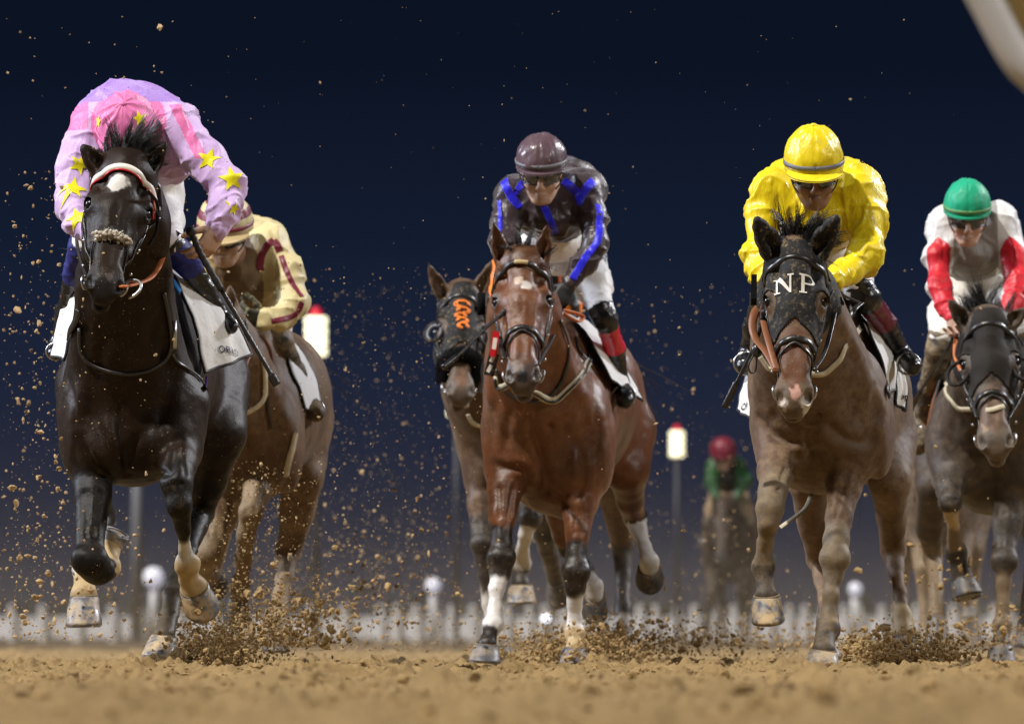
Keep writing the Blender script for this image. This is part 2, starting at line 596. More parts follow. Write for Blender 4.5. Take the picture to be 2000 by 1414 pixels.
SANDC = (.46, .33, .17)
def coat_mat(name, rough=.38, dust=.5, lo=.50, hi=.62, spec=.5, sheen=.06):
    return mat(name, rough=rough, spec=spec, attr=True, vary=(14, .30), dust=((.36, .255, .145), 26, lo, hi, dust),
               bump=(13, .22, .02), fine=(240, .45, .003, (1, 1, .22)), sheen=sheen, veins=.45, specks=.8)
def satin(name, col, rough=.48, sheen=.3, spec=.32, bump=.40):
    return mat(name, col, rough, spec, bump=(9, bump, .035, (1.4, 1.4, .55)), fine=(60, .12, .004, (1.3, 1.3, .5)), sheen=sheen, vary=(7, .14), veins=.55)
M = dict(
    hoof=mat("hoof_horn", (.10, .105, .125), .35, bump=(40, .2, .004, (1, 1, .2)), dust=((.50, .37, .20), 22, .40, .58, .95)),
    hoof_bay=mat("hoof_bay", (.085, .085, .10), .4, bump=(40, .2, .004, (1, 1, .2)), dust=((.34, .26, .16), 16, .42, .62, .9)),
    hoof_dark=mat("hoof_dark", (.05, .048, .05), .5, bump=(40, .2, .004), dust=((.30, .22, .13), 26, .45, .65, .8)),
    shoe=mat("horseshoe_metal", (.30, .29, .28), .6, metal=.5),
    eye=mat("eye", (.006, .004, .004), .25, .35),
    leather=mat("leather_black", (.014, .013, .014), .35, .6, bump=(90, .2, .002), dust=((.34, .26, .15), 60, .58, .70, .55)),
    leather_brown=mat("leather_brown", (.20, .075, .03), .45, .5, bump=(90, .2, .002)),
    rubber_orange=mat("rein_rubber_orange", (.50, .15, .045), .55, .4, bump=(300, .3, .002)),
    metal=mat("bit_metal", (.48, .48, .49), .36, metal=1),
    white_cloth=mat("cloth_white", (.80, .80, .79), .75, .3, bump=(7, .45, .03), fine=(50, .2, .004), vary=(6, .10), dust=((.40, .31, .19), 30, .56, .72, .5)),
    black_trim=mat("trim_black", (.012, .012, .014), .55, .4),
    letter=mat("lettering_black", (.012, .012, .016), .6, .3),
    white_letter=mat("lettering_white", (.72, .70, .64), .7, .3, dust=((.40, .31, .19), 60, .55, .68, .7)),
    sheepskin=mat("sheepskin", (.74, .67, .56), .95, .1, bump=(160, 1, .01), vary=(40, .4)),
    sheepskin_black=mat("sheepskin_black", (.008, .008, .009), .95, .1, bump=(160, 1, .01)),
    browband_white=mat("browband_white", (.78, .74, .68), .4, .5),
    red=mat("red", (.55, .012, .02), .32, .5),
    blue_pad=mat("pad_blue", (.03, .19, .50), .7, .3),
    hair=mat("hair_black", (.010, .009, .010), .42, .5),
    hair_brown=mat("hair_brown", (.03, .018, .012), .45, .5),
    hair_grey=mat("hair_pale", (.34, .29, .24), .5, .4),
    hood=mat("hood_black", (.010, .010, .012), .72, .3, bump=(60, .3, .004), fine=(300, .3, .001), dust=((.33, .25, .13), 48, .53, .68, .8)),
    hood_plain=mat("hood_plain", (.016, .0125, .010), .75, .25, bump=(60, .3, .004), fine=(300, .3, .001), vary=(6, .3)),
    hood_grey=mat("hood_cup", (.20, .21, .24), .5, .4, vary=(10, .3)),
    orange=mat("orange", (.80, .20, .015), .55, .4, bump=(30, .4, .01)),
    skin=mat("skin", (.56, .36, .27), .48, .45, bump=(60, .12, .003), vary=(14, .22)),
    skin_dark=mat("skin_dark", (.25, .13, .085), .42, .5, bump=(60, .12, .003), vary=(14, .2)),
    skin_muddy=mat("skin_muddy", (.40, .25, .18), .6, .3, bump=(60, .15, .003), dust=((.22, .15, .09), 22, .40, .60, .8)),
    breeches=mat("breeches_white", (.80, .80, .81), .55, .4, bump=(9, .55, .02), fine=(36, .25, .006), vary=(5, .06)),
    breeches_muddy=mat("breeches_muddy", (.68, .66, .62), .6, .3, bump=(9, .5, .02), dust=((.30, .23, .12), 12, .46, .66, .7)),
    boot=mat("boot_black", (.008, .008, .010), .30, .5, bump=(16, .5, .02), dust=((.34, .27, .16), 30, .60, .72, .6), coat=.1),
    boot_muddy=mat("boot_muddy", (.035, .03, .028), .5, .4, bump=(16, .4, .02), dust=((.30, .22, .12), 16, .38, .56, .95)),
    gaiter_blue=mat("gaiter_blue", (.018, .022, .16), .6, .3, bump=(30, .3, .01)),
    cuff_red=mat("boot_cuff_red", (.52, .008, .03), .22, .6, coat=.3, bump=(12, .3, .02)),
    cuff_maroon=mat("boot_cuff_maroon", (.12, .012, .028), .3, .5, bump=(12, .3, .02)),
    goggle=mat("goggle_lens", (.012, .012, .014), .08, .8, coat=1, dust=((.3, .24, .15), 60, .62, .72, .5)),
    strap_grey=mat("strap_grey", (.16, .16, .19), .5, .4),
    glove=mat("glove_black", (.014, .014, .017), .55, .4, bump=(60, .3, .004)),
    glove_muddy=mat("glove_muddy", (.06, .06, .05), .8, .3, dust=((.38, .32, .08), 40, .5, .62, .8)),
    cuff_yellow=mat("glove_cuff_yellow", (.72, .46, .01), .5, .4),
    whip=mat("whip_black", (.010, .010, .013), .28, .6, bump=(120, .3, .003)),
    silk_lilac=satin("silk_lilac", (.62, .44, .78)),
    silk_pink=satin("silk_pink", (.80, .20, .48)),
    silk_violet=satin("silk_violet", (.40, .24, .68)),
    star=satin("silk_star_yellow", (.86, .80, .01), .45),
    silk_dark=satin("silk_dark_brown", (.042, .028, .033), .38),
    silk_blue=satin("silk_blue", (.020, .018, .68), .4),
    silk_yellow=satin("silk_yellow", (.84, .66, .010), .36, .1, .45, .45),
    silk_cream=satin("silk_cream", (.62, .53, .28), .5, .1, .4),
    silk_maroon=satin("silk_maroon", (.17, .012, .035), .45, .1, .4),
    silk_grey=satin("silk_white", (.68, .67, .67), .5, .1, .4),
    silk_grey2=satin("silk_greybody", (.30, .29, .28), .5, .1, .4),
    silk_red=satin("silk_red", (.60, .015, .03), .45, .1, .4),
    silk_mud=mat("silk_muddy", (.20, .14, .09), .7, .3, bump=(12, .5, .02), dust=((.30, .21, .12), 20, .4, .6, .8)),
    silk_black=satin("silk_black", (.02, .018, .02), .45, .1, .4),
    silk_green=satin("silk_green", (.010, .062, .013), .5, .1, .4),
    cap_mauve=satin("cap_mauve", (.105, .062, .078), .32, .1, .6, .25),
    cap_green=satin("cap_green", (.004, .36, .19), .5, .1, .4, .25),
    cap_red=satin("cap_red", (.15, .006, .022), .5, .1, .4, .25),
    cap_gold=mat("cap_gold", (.10, .26, .09), .5, .4),
    peak_tan=mat("peak_tan", (.42, .32, .16), .55, .4),
    logo_blue=mat("logo_blue", (.03, .20, .55), .5, .4),
    logo_navy=mat("logo_navy", (.03, .06, .14), .5, .4),
    purple=mat("purple", (.12, .06, .45), .6, .3),
    tan=mat("strap_tan", (.54, .48, .34), .7, .3, vary=(30, .3)),
    elastic=mat("girth_elastic", (.46, .46, .40), .7, .3, bump=(200, .4, .003)),
)
# ------------------------------------------------------------------ the track
SCUFF = [(P(330, 1300, 33.6)[0], 33.7, .030, .16), (P(400, 1300, 33.6)[0], 33.8, .035, .13), (P(1130, 1300, 38)[0], 37.9, .05, .16),
         (P(1190, 1300, 38)[0], 38.3, .05, .22), (P(1760, 1300, 35)[0], 35.2, .035, .22), (P(1320, 1300, 41)[0], 41, .03, .3)]
def ground_z(x, y):
    p = np.stack([x, y, 0 * x], -1)
    a = fbm(p * np.array((1.1, .55, 1)), 3)
    b = fbm(p * np.array((5, 3.2, 1)) + 40, 3)
    c = fbm(p * np.array((17, 12, 1)) + 80, 3)
    e = fbm(p * np.array((48, 34, 1)) + 9, 2)
    rg = np.maximum(.55 - np.abs(b), 0)
    z = .016 + .012 * a + .020 * np.maximum(b, -.25) * (1 + a) + .018 * np.maximum(c, -.2) * np.clip(.6 + b, .1, 1.6) + .010 * e * np.clip(.5 + c, 0, 1.4)
    for sx_, sy_, am, rd_ in SCUFF:
        z = z + am * np.exp(-((x - sx_) ** 2 + ((y - sy_) * .7) ** 2) / (rd_ * rd_)) * (.5 + .6 * np.abs(c) + .3 * np.abs(e))
    return np.maximum(z, .004)
ys = np.concatenate([np.arange(8, 26, .07), np.arange(26, 42, .022), np.arange(42, 80, .14)])
us = np.linspace(-1, 1, 900)
YY, UU = np.meshgrid(ys, us, indexing='ij')
XX = UU * (.085 * YY + .9)
ZZ = ground_z(XX, YY)
edge = np.clip((1 - np.abs(UU)) / .04, 0, 1) * np.clip((80 - YY) / 8, 0, 1)
ZZ = .004 + (ZZ - .004) * edge
nY, nX = YY.shape
gi = np.arange(nY * nX).reshape(nY, nX)
F = np.stack([gi[:-1, :-1].ravel(), gi[:-1, 1:].ravel(), gi[1:, 1:].ravel(), gi[1:, :-1].ravel()], 1)
sand = mat("sand", (.30, .203, .090), .95, .12, bump=(70, .9, .012), fine=(330, .8, .003), vary=(3.2, .30))
o = make("track", np.stack([XX, YY, ZZ], -1).reshape(-1, 3), F, sand, None, np.array((0, 40., 0)))
o["kind"] = "structure"
sand_far_dim = mat("sand_far_dim", (.150, .108, .064), .95, .1, bump=(3, .5, .05), vary=(.4, .25))  # far sand darker: falloff of the light and dust put into its colour
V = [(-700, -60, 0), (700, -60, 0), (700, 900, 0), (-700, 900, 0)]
o = make("ground", np.array(V, float), [(0, 1, 2, 3)], sand_far_dim, None, np.array((0., 0., 0.)))
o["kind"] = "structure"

# loose clods of sand lying on the track and flying through the air: nobody could count them
def chunks(centers, sizes, flat=1.0):
    sizes = np.asarray(sizes, float)
    centers = np.asarray(centers, float)
    big = sizes > .0042
    if big.any() and not big.all():
        v0, f0 = chunks_(centers[~big], sizes[~big], flat)
        v1, f1 = chunks_(centers[big], sizes[big], flat, True)
        return np.concatenate([v0, v1]), np.concatenate([f0, f1 + len(v0)])
    return chunks_(centers, sizes, flat, bool(big.all()))
def chunks_(centers, sizes, flat=1.0, fine=False):
    ico_v = np.array([(0, 0, 1), (.89, 0, .45), (.28, .85, .45), (-.72, .53, .45), (-.72, -.53, .45), (.28, -.85, .45),
                      (.72, .53, -.45), (-.28, .85, -.45), (-.89, 0, -.45), (-.28, -.85, -.45), (.72, -.53, -.45), (0, 0, -1)])
    ico_f = np.array([(0, 1, 2), (0, 2, 3), (0, 3, 4), (0, 4, 5), (0, 5, 1), (1, 6, 2), (2, 7, 3), (3, 8, 4), (4, 9, 5), (5, 10, 1),
                      (2, 6, 7), (3, 7, 8), (4, 8, 9), (5, 9, 10), (1, 10, 6), (11, 7, 6), (11, 8, 7), (11, 9, 8), (11, 10, 9), (11, 6, 10)])
    n = len(centers)
    nv = 12
    r = RNG.uniform(.55, 1.45, (n, 12, 1))
    st = RNG.uniform(.5, 1.35, (n, 1, 3))
    v = ico_v[None] * r
    if fine:                             # larger lumps get a crumbly, rounder surface
        mid, nf = {}, []
        for a, b, c in ico_f:
            m_ = []
            for e in ((a, b), (b, c), (c, a)):
                k = (min(e), max(e))
                if k not in mid:
                    mid[k] = 12 + len(mid)
                m_.append(mid[k])
            nf += [(a, m_[0], m_[2]), (b, m_[1], m_[0]), (c, m_[2], m_[1]), (m_[0], m_[1], m_[2])]
        ks = np.array(list(mid.keys()))
        mv = (v[:, ks[:, 0]] + v[:, ks[:, 1]]) * .5 * RNG.uniform(.82, 1.40, (n, len(ks), 1))
        v = np.concatenate([v * .92, mv], 1)
        ico_f = np.array(nf)
        nv = 12 + len(mid)
    v = v * st
    ang = RNG.uniform(0, 6.28, n)
    ax = RNG.uniform(-.8, .8, n)
    c, s_ = np.cos(ang)[:, None], np.sin(ang)[:, None]
    v = np.stack([v[..., 0] * c - v[..., 1] * s_, v[..., 0] * s_ + v[..., 1] * c, v[..., 2]], -1)
    c, s_ = np.cos(ax)[:, None], np.sin(ax)[:, None]
    v = np.stack([v[..., 0], v[..., 1] * c - v[..., 2] * s_, v[..., 1] * s_ + v[..., 2] * c], -1)
    v = v * np.asarray(sizes)[:, None, None] * np.array((1, 1, flat)) + np.asarray(centers)[:, None, :]
    f = ico_f[None] + (np.arange(n) * nv)[:, None, None]
    return v.reshape(-1, 3), f.reshape(-1, 3)

clod = mat("clod_sand", (.36, .245, .112), .95, .1, bump=(150, .6, .004), vary=(5, .45))
n = 90000
y = 14 + 38 * RNG.random(n) ** .9
x = RNG.uniform(-1, 1, n) * (.07 * y + .4)
sz = np.clip(RNG.lognormal(math.log(.0038), .66, n), .0014, .026)
g = vnoise(np.stack([x * 1.3, y * .7, 0 * x], -1))
keep = g > RNG.uniform(-1.0, .6, n)
x, y, sz = x[keep], y[keep], sz[keep]
z = ground_z(x, y) + sz * .25
V, F = chunks(np.stack([x, y, z], 1), sz, .75)
o = make("loose_clods", V, F, clod, None, np.array((0., 33., 0.)), smooth=False)
n = 14000                              # darker, damper lumps turned up from below
y = 16 + 34 * RNG.random(n)
x = RNG.uniform(-1, 1, n) * (.07 * y + .4)
keep = vnoise(np.stack([x * 2.2, y * .9, 0 * x + 5], -1)) > RNG.uniform(-.1, .9, n)
x, y = x[keep], y[keep]
sz = np.clip(RNG.lognormal(math.log(.0075), .5, len(x)), .003, .028)
V, F = chunks(np.stack([x, y, ground_z(x, y) + sz * .2], 1), sz, .75)
damp = make("damp_clods", V, F, mat("clod_damp", (.21, .135, .07), .95, .1, bump=(150, .6, .004), vary=(5, .45)), None, np.array((0., 33., 0.)), smooth=False)
tag(damp, "darker damp lumps of sand turned up on the track", "sand", kind="stuff")
tag(o, "loose crumbs of damp sand scattered over the churned track", "sand", kind="stuff")

# spray thrown up by the hooves
cs, ss = [], []
def burst(px, py, Y, wpx, hpx, n, size, up=1.0, depth=.25):
    for _ in range(n):
        u = RNG.normal(0, .42)
        v = abs(RNG.normal(0, .5)) * up
        cs.append(P(px + u * wpx, py - v * hpx, Y + RNG.normal(0, depth)))
        ss.append(np.clip(RNG.lognormal(math.log(size), .55), .0012, .03))
burst(420, 1300, 33.9, 100, 80, 2400, .0040)
burst(440, 1290, 34.2, 190, 125, 1500, .0024)
burst(1140, 1290, 38.2, 150, 62, 3200, .0042)
burst(1230, 1280, 39.0, 330, 75, 1500, .0036)
burst(1760, 1290, 35.3, 150, 50, 2800, .0042)
burst(1900, 1260, 39.5, 200, 80, 500, .0044)
burst(1835, 1150, 39.8, 130, 70, 34, .009, 1.0)
burst(740, 1230, 39.0, 180, 300, 420, .0040, .7, 1.2)
burst(560, 1260, 36.5, 160, 110, 1000, .0055)
burst(1480, 1260, 44, 500, 50, 900, .0042)
V, F = chunks(np.array(cs), np.array(ss))
o = make("hoof_spray", V, F, mat("spray_sand", (.40, .275, .13), .95, .1, vary=(9, .4)), None, np.array((0., 36., 0.)), smooth=False)
tag(o, "bursts of sand kicked up round the hooves striking the track", "sand", kind="stuff")

cs, ss = [], []
def fly(n, x0, x1, y0, y1, Y0, Y1, size, sg=.6, power=1.0):
    for _ in range(n):
        t = RNG.random() ** power
        cs.append(P((x0 + x1) / 2 + (x1 - x0) * np.clip(RNG.normal(0, .30), -.75, .75), y1 - (y1 - y0) * t, RNG.uniform(Y0, Y1)))
        ss.append(np.clip(RNG.lognormal(math.log(size), sg), .0009, .014))
fly(650, -20, 160, 330, 1250, 31.0, 36, .0029, .75, 1.5)
fly(1300, -40, 360, 560, 1250, 32.5, 40, .0021, .65, 1.4)
fly(1500, 380, 620, 900, 1270, 34.6, 37.5, .0024, .5, 1.3)
fly(3200, 440, 980, 520, 1270, 34, 46, .0015, .6, 2.2)
fly(2200, 440, 980, 560, 1270, 44, 60, .0022, .5, 2.4)
fly(800, 1150, 1500, 560, 1260, 38, 60, .0020, .55, 2.2)
fly(320, 560, 980, 840, 1270, 42, 54, .0042, .5, 1.6)
fly(500, 960, 1480, 560, 1250, 36, 50, .0022, .6, 2.2)
fly(160, 1330, 1510, 860, 1260, 50, 82, .0040, .5, 1.5)
fly(500, 1380, 2000, 500, 1280, 36, 50, .0022, .6, 2.2)
fly(300, 0, 2000, 10, 900, 30, 42, .0016, .5, 1.0)
fly(120, 0, 500, 30, 700, 30, 36, .0030, .5, 1.0)
V, F = chunks(np.array(cs), np.array(ss))
o = make("flying_sand", V, F, mat("flying_sand", (.50, .36, .20), .95, .1, vary=(9, .3)), None, np.array((0., 36., 0.)), smooth=False)
tag(o, "specks and crumbs of sand flying through the floodlit air", "sand", kind="stuff")

# ------------------------------------------------------------------ far running rail, markers and lamps
plastic = mat("rail_plastic", (.84, .86, .92), .5, .4, vary=(.8, .15))
def rail_fence():
    m = MB()
    YF = 285
    for x in np.arange(-26, 26, 8.0):
        pass
    root = bpy.data.objects.new("running_rail", None)
    COL.objects.link(root)
    root.location = (0, YF, 0)
    root['_o'] = [0., float(YF), 0.]
    tag(root, "far white running rail with upright posts across the end of the track", "fence")
    m.box((0, YF, .42), (60, .10, .62))
    m.make("rail_board", plastic, root, smooth=False)
    m = MB()
    m.box((0, YF + .12, .80), (60, .06, .06))
    m.make("lower_rail", plastic, root, smooth=False)
    x = -28.0
    k = 0
    while x < 28:
        m = MB()
        w = .26 + .06 * math.sin(k * 1.7)
        m.box((x, YF - .14, .58), (w, .10, 1.16))
        m.tube([(x, YF - .14, 1.16), (x, YF - .14, 1.22)], [w * .45, w * .2], 10)
        m.make("post", plastic, root, smooth=False)
        x += (1.12 if x < -5 else .62) + .12 * math.sin(k * 2.3)
        k += 1
rail_fence()

lampglass = mat("lamp_glass", (.9, .9, .8), .4, emit=((1.0, .93, .60), 1.7))
lampred = mat("lamp_red", (.5, .01, .02), .4, emit=((.62, .01, .05), .7))
polemat = mat("pole_paint", (.04, .044, .062), .5, .4, vary=(1, .2))
def marker(px, py, Y, label, r=.150, hh=.54):
    top = P(px, py, Y)
    m = MB()
    zc = top[2]
    m.tube([(top[0], Y, 0), (top[0], Y, zc - hh / 2)], [.05, .045], 14)
    root = m.make("marker_lamp", polemat, None, origin=np.array((top[0], Y, 0.)))
    tag(root, label, "lamp post", "lit marker lamps beside the track")
    m = MB()
    for i in range(4):
        a = zc - hh / 2 + hh * i / 4
        m.tube([(top[0], Y, a + .01), (top[0], Y, a + .03), (top[0], Y, a + hh / 4 - .03), (top[0], Y, a + hh / 4 - .01)], [r * .92, r, r, r * .92], 20)
    m.make("lit_drum", lampglass, root)
    m = MB()
    m.ball((top[0], Y, zc + hh / 2 + .03), (.075, .075, .09))
    m.make("red_beacon", lampred, root)
marker(617, 657, 113, "largest lit marker lamp with red beacon, behind the cream jacket jockey")
marker(892, 782, 140, "lit marker lamp half hidden below the hooded horse's muzzle")
marker(1322, 867, 176, "smallest lit marker lamp with red beacon, right of the middle horse")
def disc(px, py, Y, r, label, lit=False, name="round_marker", bright=None):
    c = P(px, py, Y)
    m = MB()
    m.tube([(c[0], Y, 0), (c[0], Y, c[2])], .10, 10)
    root = m.make(name, plastic, None, origin=np.array((c[0], Y, 0.)))
    m = MB()
    m.tube([(c[0], Y - .14, c[2]), (c[0], Y - .08, c[2])], r, 28)
    m.make("disc", bright or plastic, root)
    tag(root, label, "marker", "round white markers beyond the track")
glow = mat("disc_glow", (.7, .7, .75), .4, emit=((.74, .76, .95), .55))  # added emission brightens the plain marker discs; they are no lamps
disc(300, 1127, 215, .25, "white round marker behind the leading black horse's legs", bright=glow)
disc(846, 1143, 230, .20, "white round marker standing between the two left groups of horses", bright=glow)
disc(1670, 1150, 225, .17, "white round marker seen between the yellow jockey's horse's legs", bright=glow)
m = MB()
c = P(268, 880, 240)
m.tube([(c[0], 240, 0), (c[0], 240, c[2] + .6)], [.19, .12], 14)
o = m.make("lighting_mast", mat("mast_paint", (.16, .17, .20), .6), None, origin=np.array((c[0], 240., 0.)))
m = MB()
m.box((c[0], 240, c[2] + .7), (.7, .3, .3))
m.make("mast_head", polemat, o, smooth=False)
tag(o, "tall thin grey mast far behind the black horse", "mast")
c = P(1066, 1207, 120)
m = MB()
m.tube([(c[0], 120, 0), (c[0], 120, c[2])], .035, 10)
o = m.make("ground_lamp", polemat, None, origin=np.array((c[0], 120., 0.)))
m = MB()
m.ball((c[0], 120, c[2]), (.055, .055, .055))
m.make("bulb", mat("bulb", (.9, .9, 1), .3, emit=((.85, .9, 1), 3)), o)
tag(o, "small bright lamp low on the track behind the middle horse", "lamp")
# low scrub behind the far rail
cs = np.stack([RNG.uniform(-32, 32, 2600), RNG.uniform(292, 302, 2600), np.abs(RNG.normal(0, .55, 2600))], 1)
V, F = chunks(cs, RNG.uniform(.10, .34, 2600))
o = make("scrub", V, F, mat("scrub_leaf", (.045, .05, .045), .9, .1), None, np.array((0., 297., 0.)), smooth=False)
tag(o, "dim low scrub beyond the far white rail", "scrub", kind="stuff")

# ------------------------------------------------------------------ curved rail over the camera's shoulder
def near_rail():
    Y = 17.5
    q = lambda px, py, dy=0: P(px, py, Y + dy)
    pts = spline([q(1690, -400), q(1828, -158), q(1912, -22), q(1986, 112), q(2072, 225), q(2230, 640), q(2240, 1000), q(2240, 1380)], 60)
    pts[:, 2] = np.maximum(pts[:, 2], 0)
    m = MB()
    m.tube(list(pts), .036, 16)
    root = m.make("near_rail", mat("rail_white", (.46, .45, .45), .45, .4), None, origin=np.array((pts[-1][0], Y, 0.)))
    tag(root, "blurred white curved running rail arm in the top right corner", "rail")
    m = MB()
    n = 40
    V = []
    for p in pts[:34]:
        V += [p + np.array((.030, -.01, .02)), p + np.array((.32, -.01, .18)), p + np.array((.32, .03, .18)), p + np.array((.030, .03, .02))]
    F = []
    for i in range(33):
        for j in range(4):
            F.append((i * 4 + j, i * 4 + (j + 1) % 4, i * 4 + 4 + (j + 1) % 4, i * 4 + 4 + j))
    F += [(3, 2, 1, 0), (132, 133, 134, 135)]
    m.add(V, F)
    m.make("rail_underside", mat("rail_underside_bounce", (.22, .15, .05), .6, .3), root)  # rail's underside: its shade and the sand's bounce light put into the tan
near_rail()

# dust hanging behind the runners: a low cloud of air full of fine sand
def dust_cloud():
    m = MB()
    m.box((0, 50, .80), (16, 24, 1.56))
    vm = bpy.data.materials.new("dust_air")
    vm.use_nodes = True
    t = vm.node_tree
    t.nodes.clear()
    out = t.nodes.new("ShaderNodeOutputMaterial")
    pv = t.nodes.new("ShaderNodeVolumePrincipled")
    pv.inputs["Color"].default_value = (.75, .60, .42, 1)
    pv.inputs["Anisotropy"].default_value = .2
    co = t.nodes.new("ShaderNodeTexCoord")
    nz = t.nodes.new("ShaderNodeTexNoise")
    nz.inputs["Scale"].default_value = 1.1
    nz.inputs["Detail"].default_value = 3
    t.links.new(co.outputs["Object"], nz.inputs["Vector"])
    sp_ = t.nodes.new("ShaderNodeSeparateXYZ")
    t.links.new(co.outputs["Object"], sp_.inputs[0])
    hr = t.nodes.new("ShaderNodeMapRange")
    hr.inputs[1].default_value = 0.0
    hr.inputs[2].default_value = 1.5
    hr.inputs[3].default_value = 1.0
    hr.inputs[4].default_value = 0.0
    t.links.new(sp_.outputs[2], hr.inputs[0])
    nr_ = t.nodes.new("ShaderNodeMapRange")
    nr_.inputs[1].default_value = .35
    nr_.inputs[2].default_value = .75
    nr_.inputs[4].default_value = .030
    t.links.new(nz.outputs[0], nr_.inputs[0])
    p3 = t.nodes.new("ShaderNodeMath")
    p3.operation = 'POWER'
    p3.inputs[1].default_value = 2.2
    t.links.new(hr.outputs[0], p3.inputs[0])
    mu = t.nodes.new("ShaderNodeMath")
    mu.operation = 'MULTIPLY'
    t.links.new(nr_.outputs[0], mu.inputs[0])
    t.links.new(p3.outputs[0], mu.inputs[1])
    t.links.new(mu.outputs[0], pv.inputs["Density"])
    t.links.new(pv.outputs[0], out.inputs["Volume"])
    o = m.make("dust_cloud", vm, None, False, np.array((0., 50., .02)))
    tag(o, "low drifting cloud of fine sand dust behind the runners", "dust", kind="stuff")
dust_cloud()
# ------------------------------------------------------------------ horses
def sm(x, a, b):
    t = np.clip((x - a) / (b - a), 0, 1)
    return t * t * (3 - 2 * t)

def hoof_mesh(c, b, rc, rb, toe, mats, parent, shod=True):
    c, b = np.asarray(c), np.asarray(b)
    ax = unit(b - c)
    toe = unit(toe)
    if abs(toe @ ax) > .75:
        toe = unit(toe - ax * (toe @ ax))
    lat = unit(np.cross(ax, toe))
    V, n, rows = [], 28, 9
    for i in range(rows):
        t = i / (rows - 1)
        r = rc + (rb * 1.10 - rc) * t ** .9
        ce = c + (b - c) * t + toe * (rb * .28 * t)
        if i == 0:
            r *= .93
        for j in range(n):
            a = 2 * math.pi * j / n
            ca, sa = math.cos(a), math.sin(a)
            f = 1.12 if ca > 0 else .92
            heel = 0 if ca > -.3 else (-.3 - ca) * .25 * rb * (1 - t)
            wob = 1 + .012 * math.sin(i * 2.1) + .02 * math.sin(3 * a + i)
            V.append(ce + (lat * sa * r + toe * ca * r * f) * wob + ax * heel)
    F = [(i * n + j, i * n + (j + 1) % n, (i + 1) * n + (j + 1) % n, (i + 1) * n + j) for i in range(rows - 1) for j in range(n)]
    F.append(tuple(range((rows - 1) * n, rows * n)))
    F.append(tuple(range(n))[::-1])
    o = make("hoof", np.array(V), F, mats[0], parent)
    m = MB()                          # the coronet: a soft rim of skin and sand over the horn
    m.tube([c + toe * (rb * .02) + (lat * math.sin(a) + toe * math.cos(a) * 1.05) * rc * .91 + ax * rc * .06 for a in np.linspace(0, 2 * math.pi, 25)], rc * .10, 6)
    m.make("coronet_band", M['coronet'], o)
    if shod:
        m = MB()
        ce = b + toe * rb * .28 + ax * .004
        pts = [ce + (lat * math.sin(a) + toe * math.cos(a) * (1.12 if math.cos(a) > 0 else .92)) * rb * .93 for a in np.linspace(-2.6, 2.6, 26)]
        m.tube(pts, rb * .10, 6, flat=.5)
        m.make("horseshoe", mats[1], o)
    return o

M['coronet'] = mat("coronet_skin", (.20, .15, .09), .8, .3, bump=(80, .4, .004), vary=(30, .3))

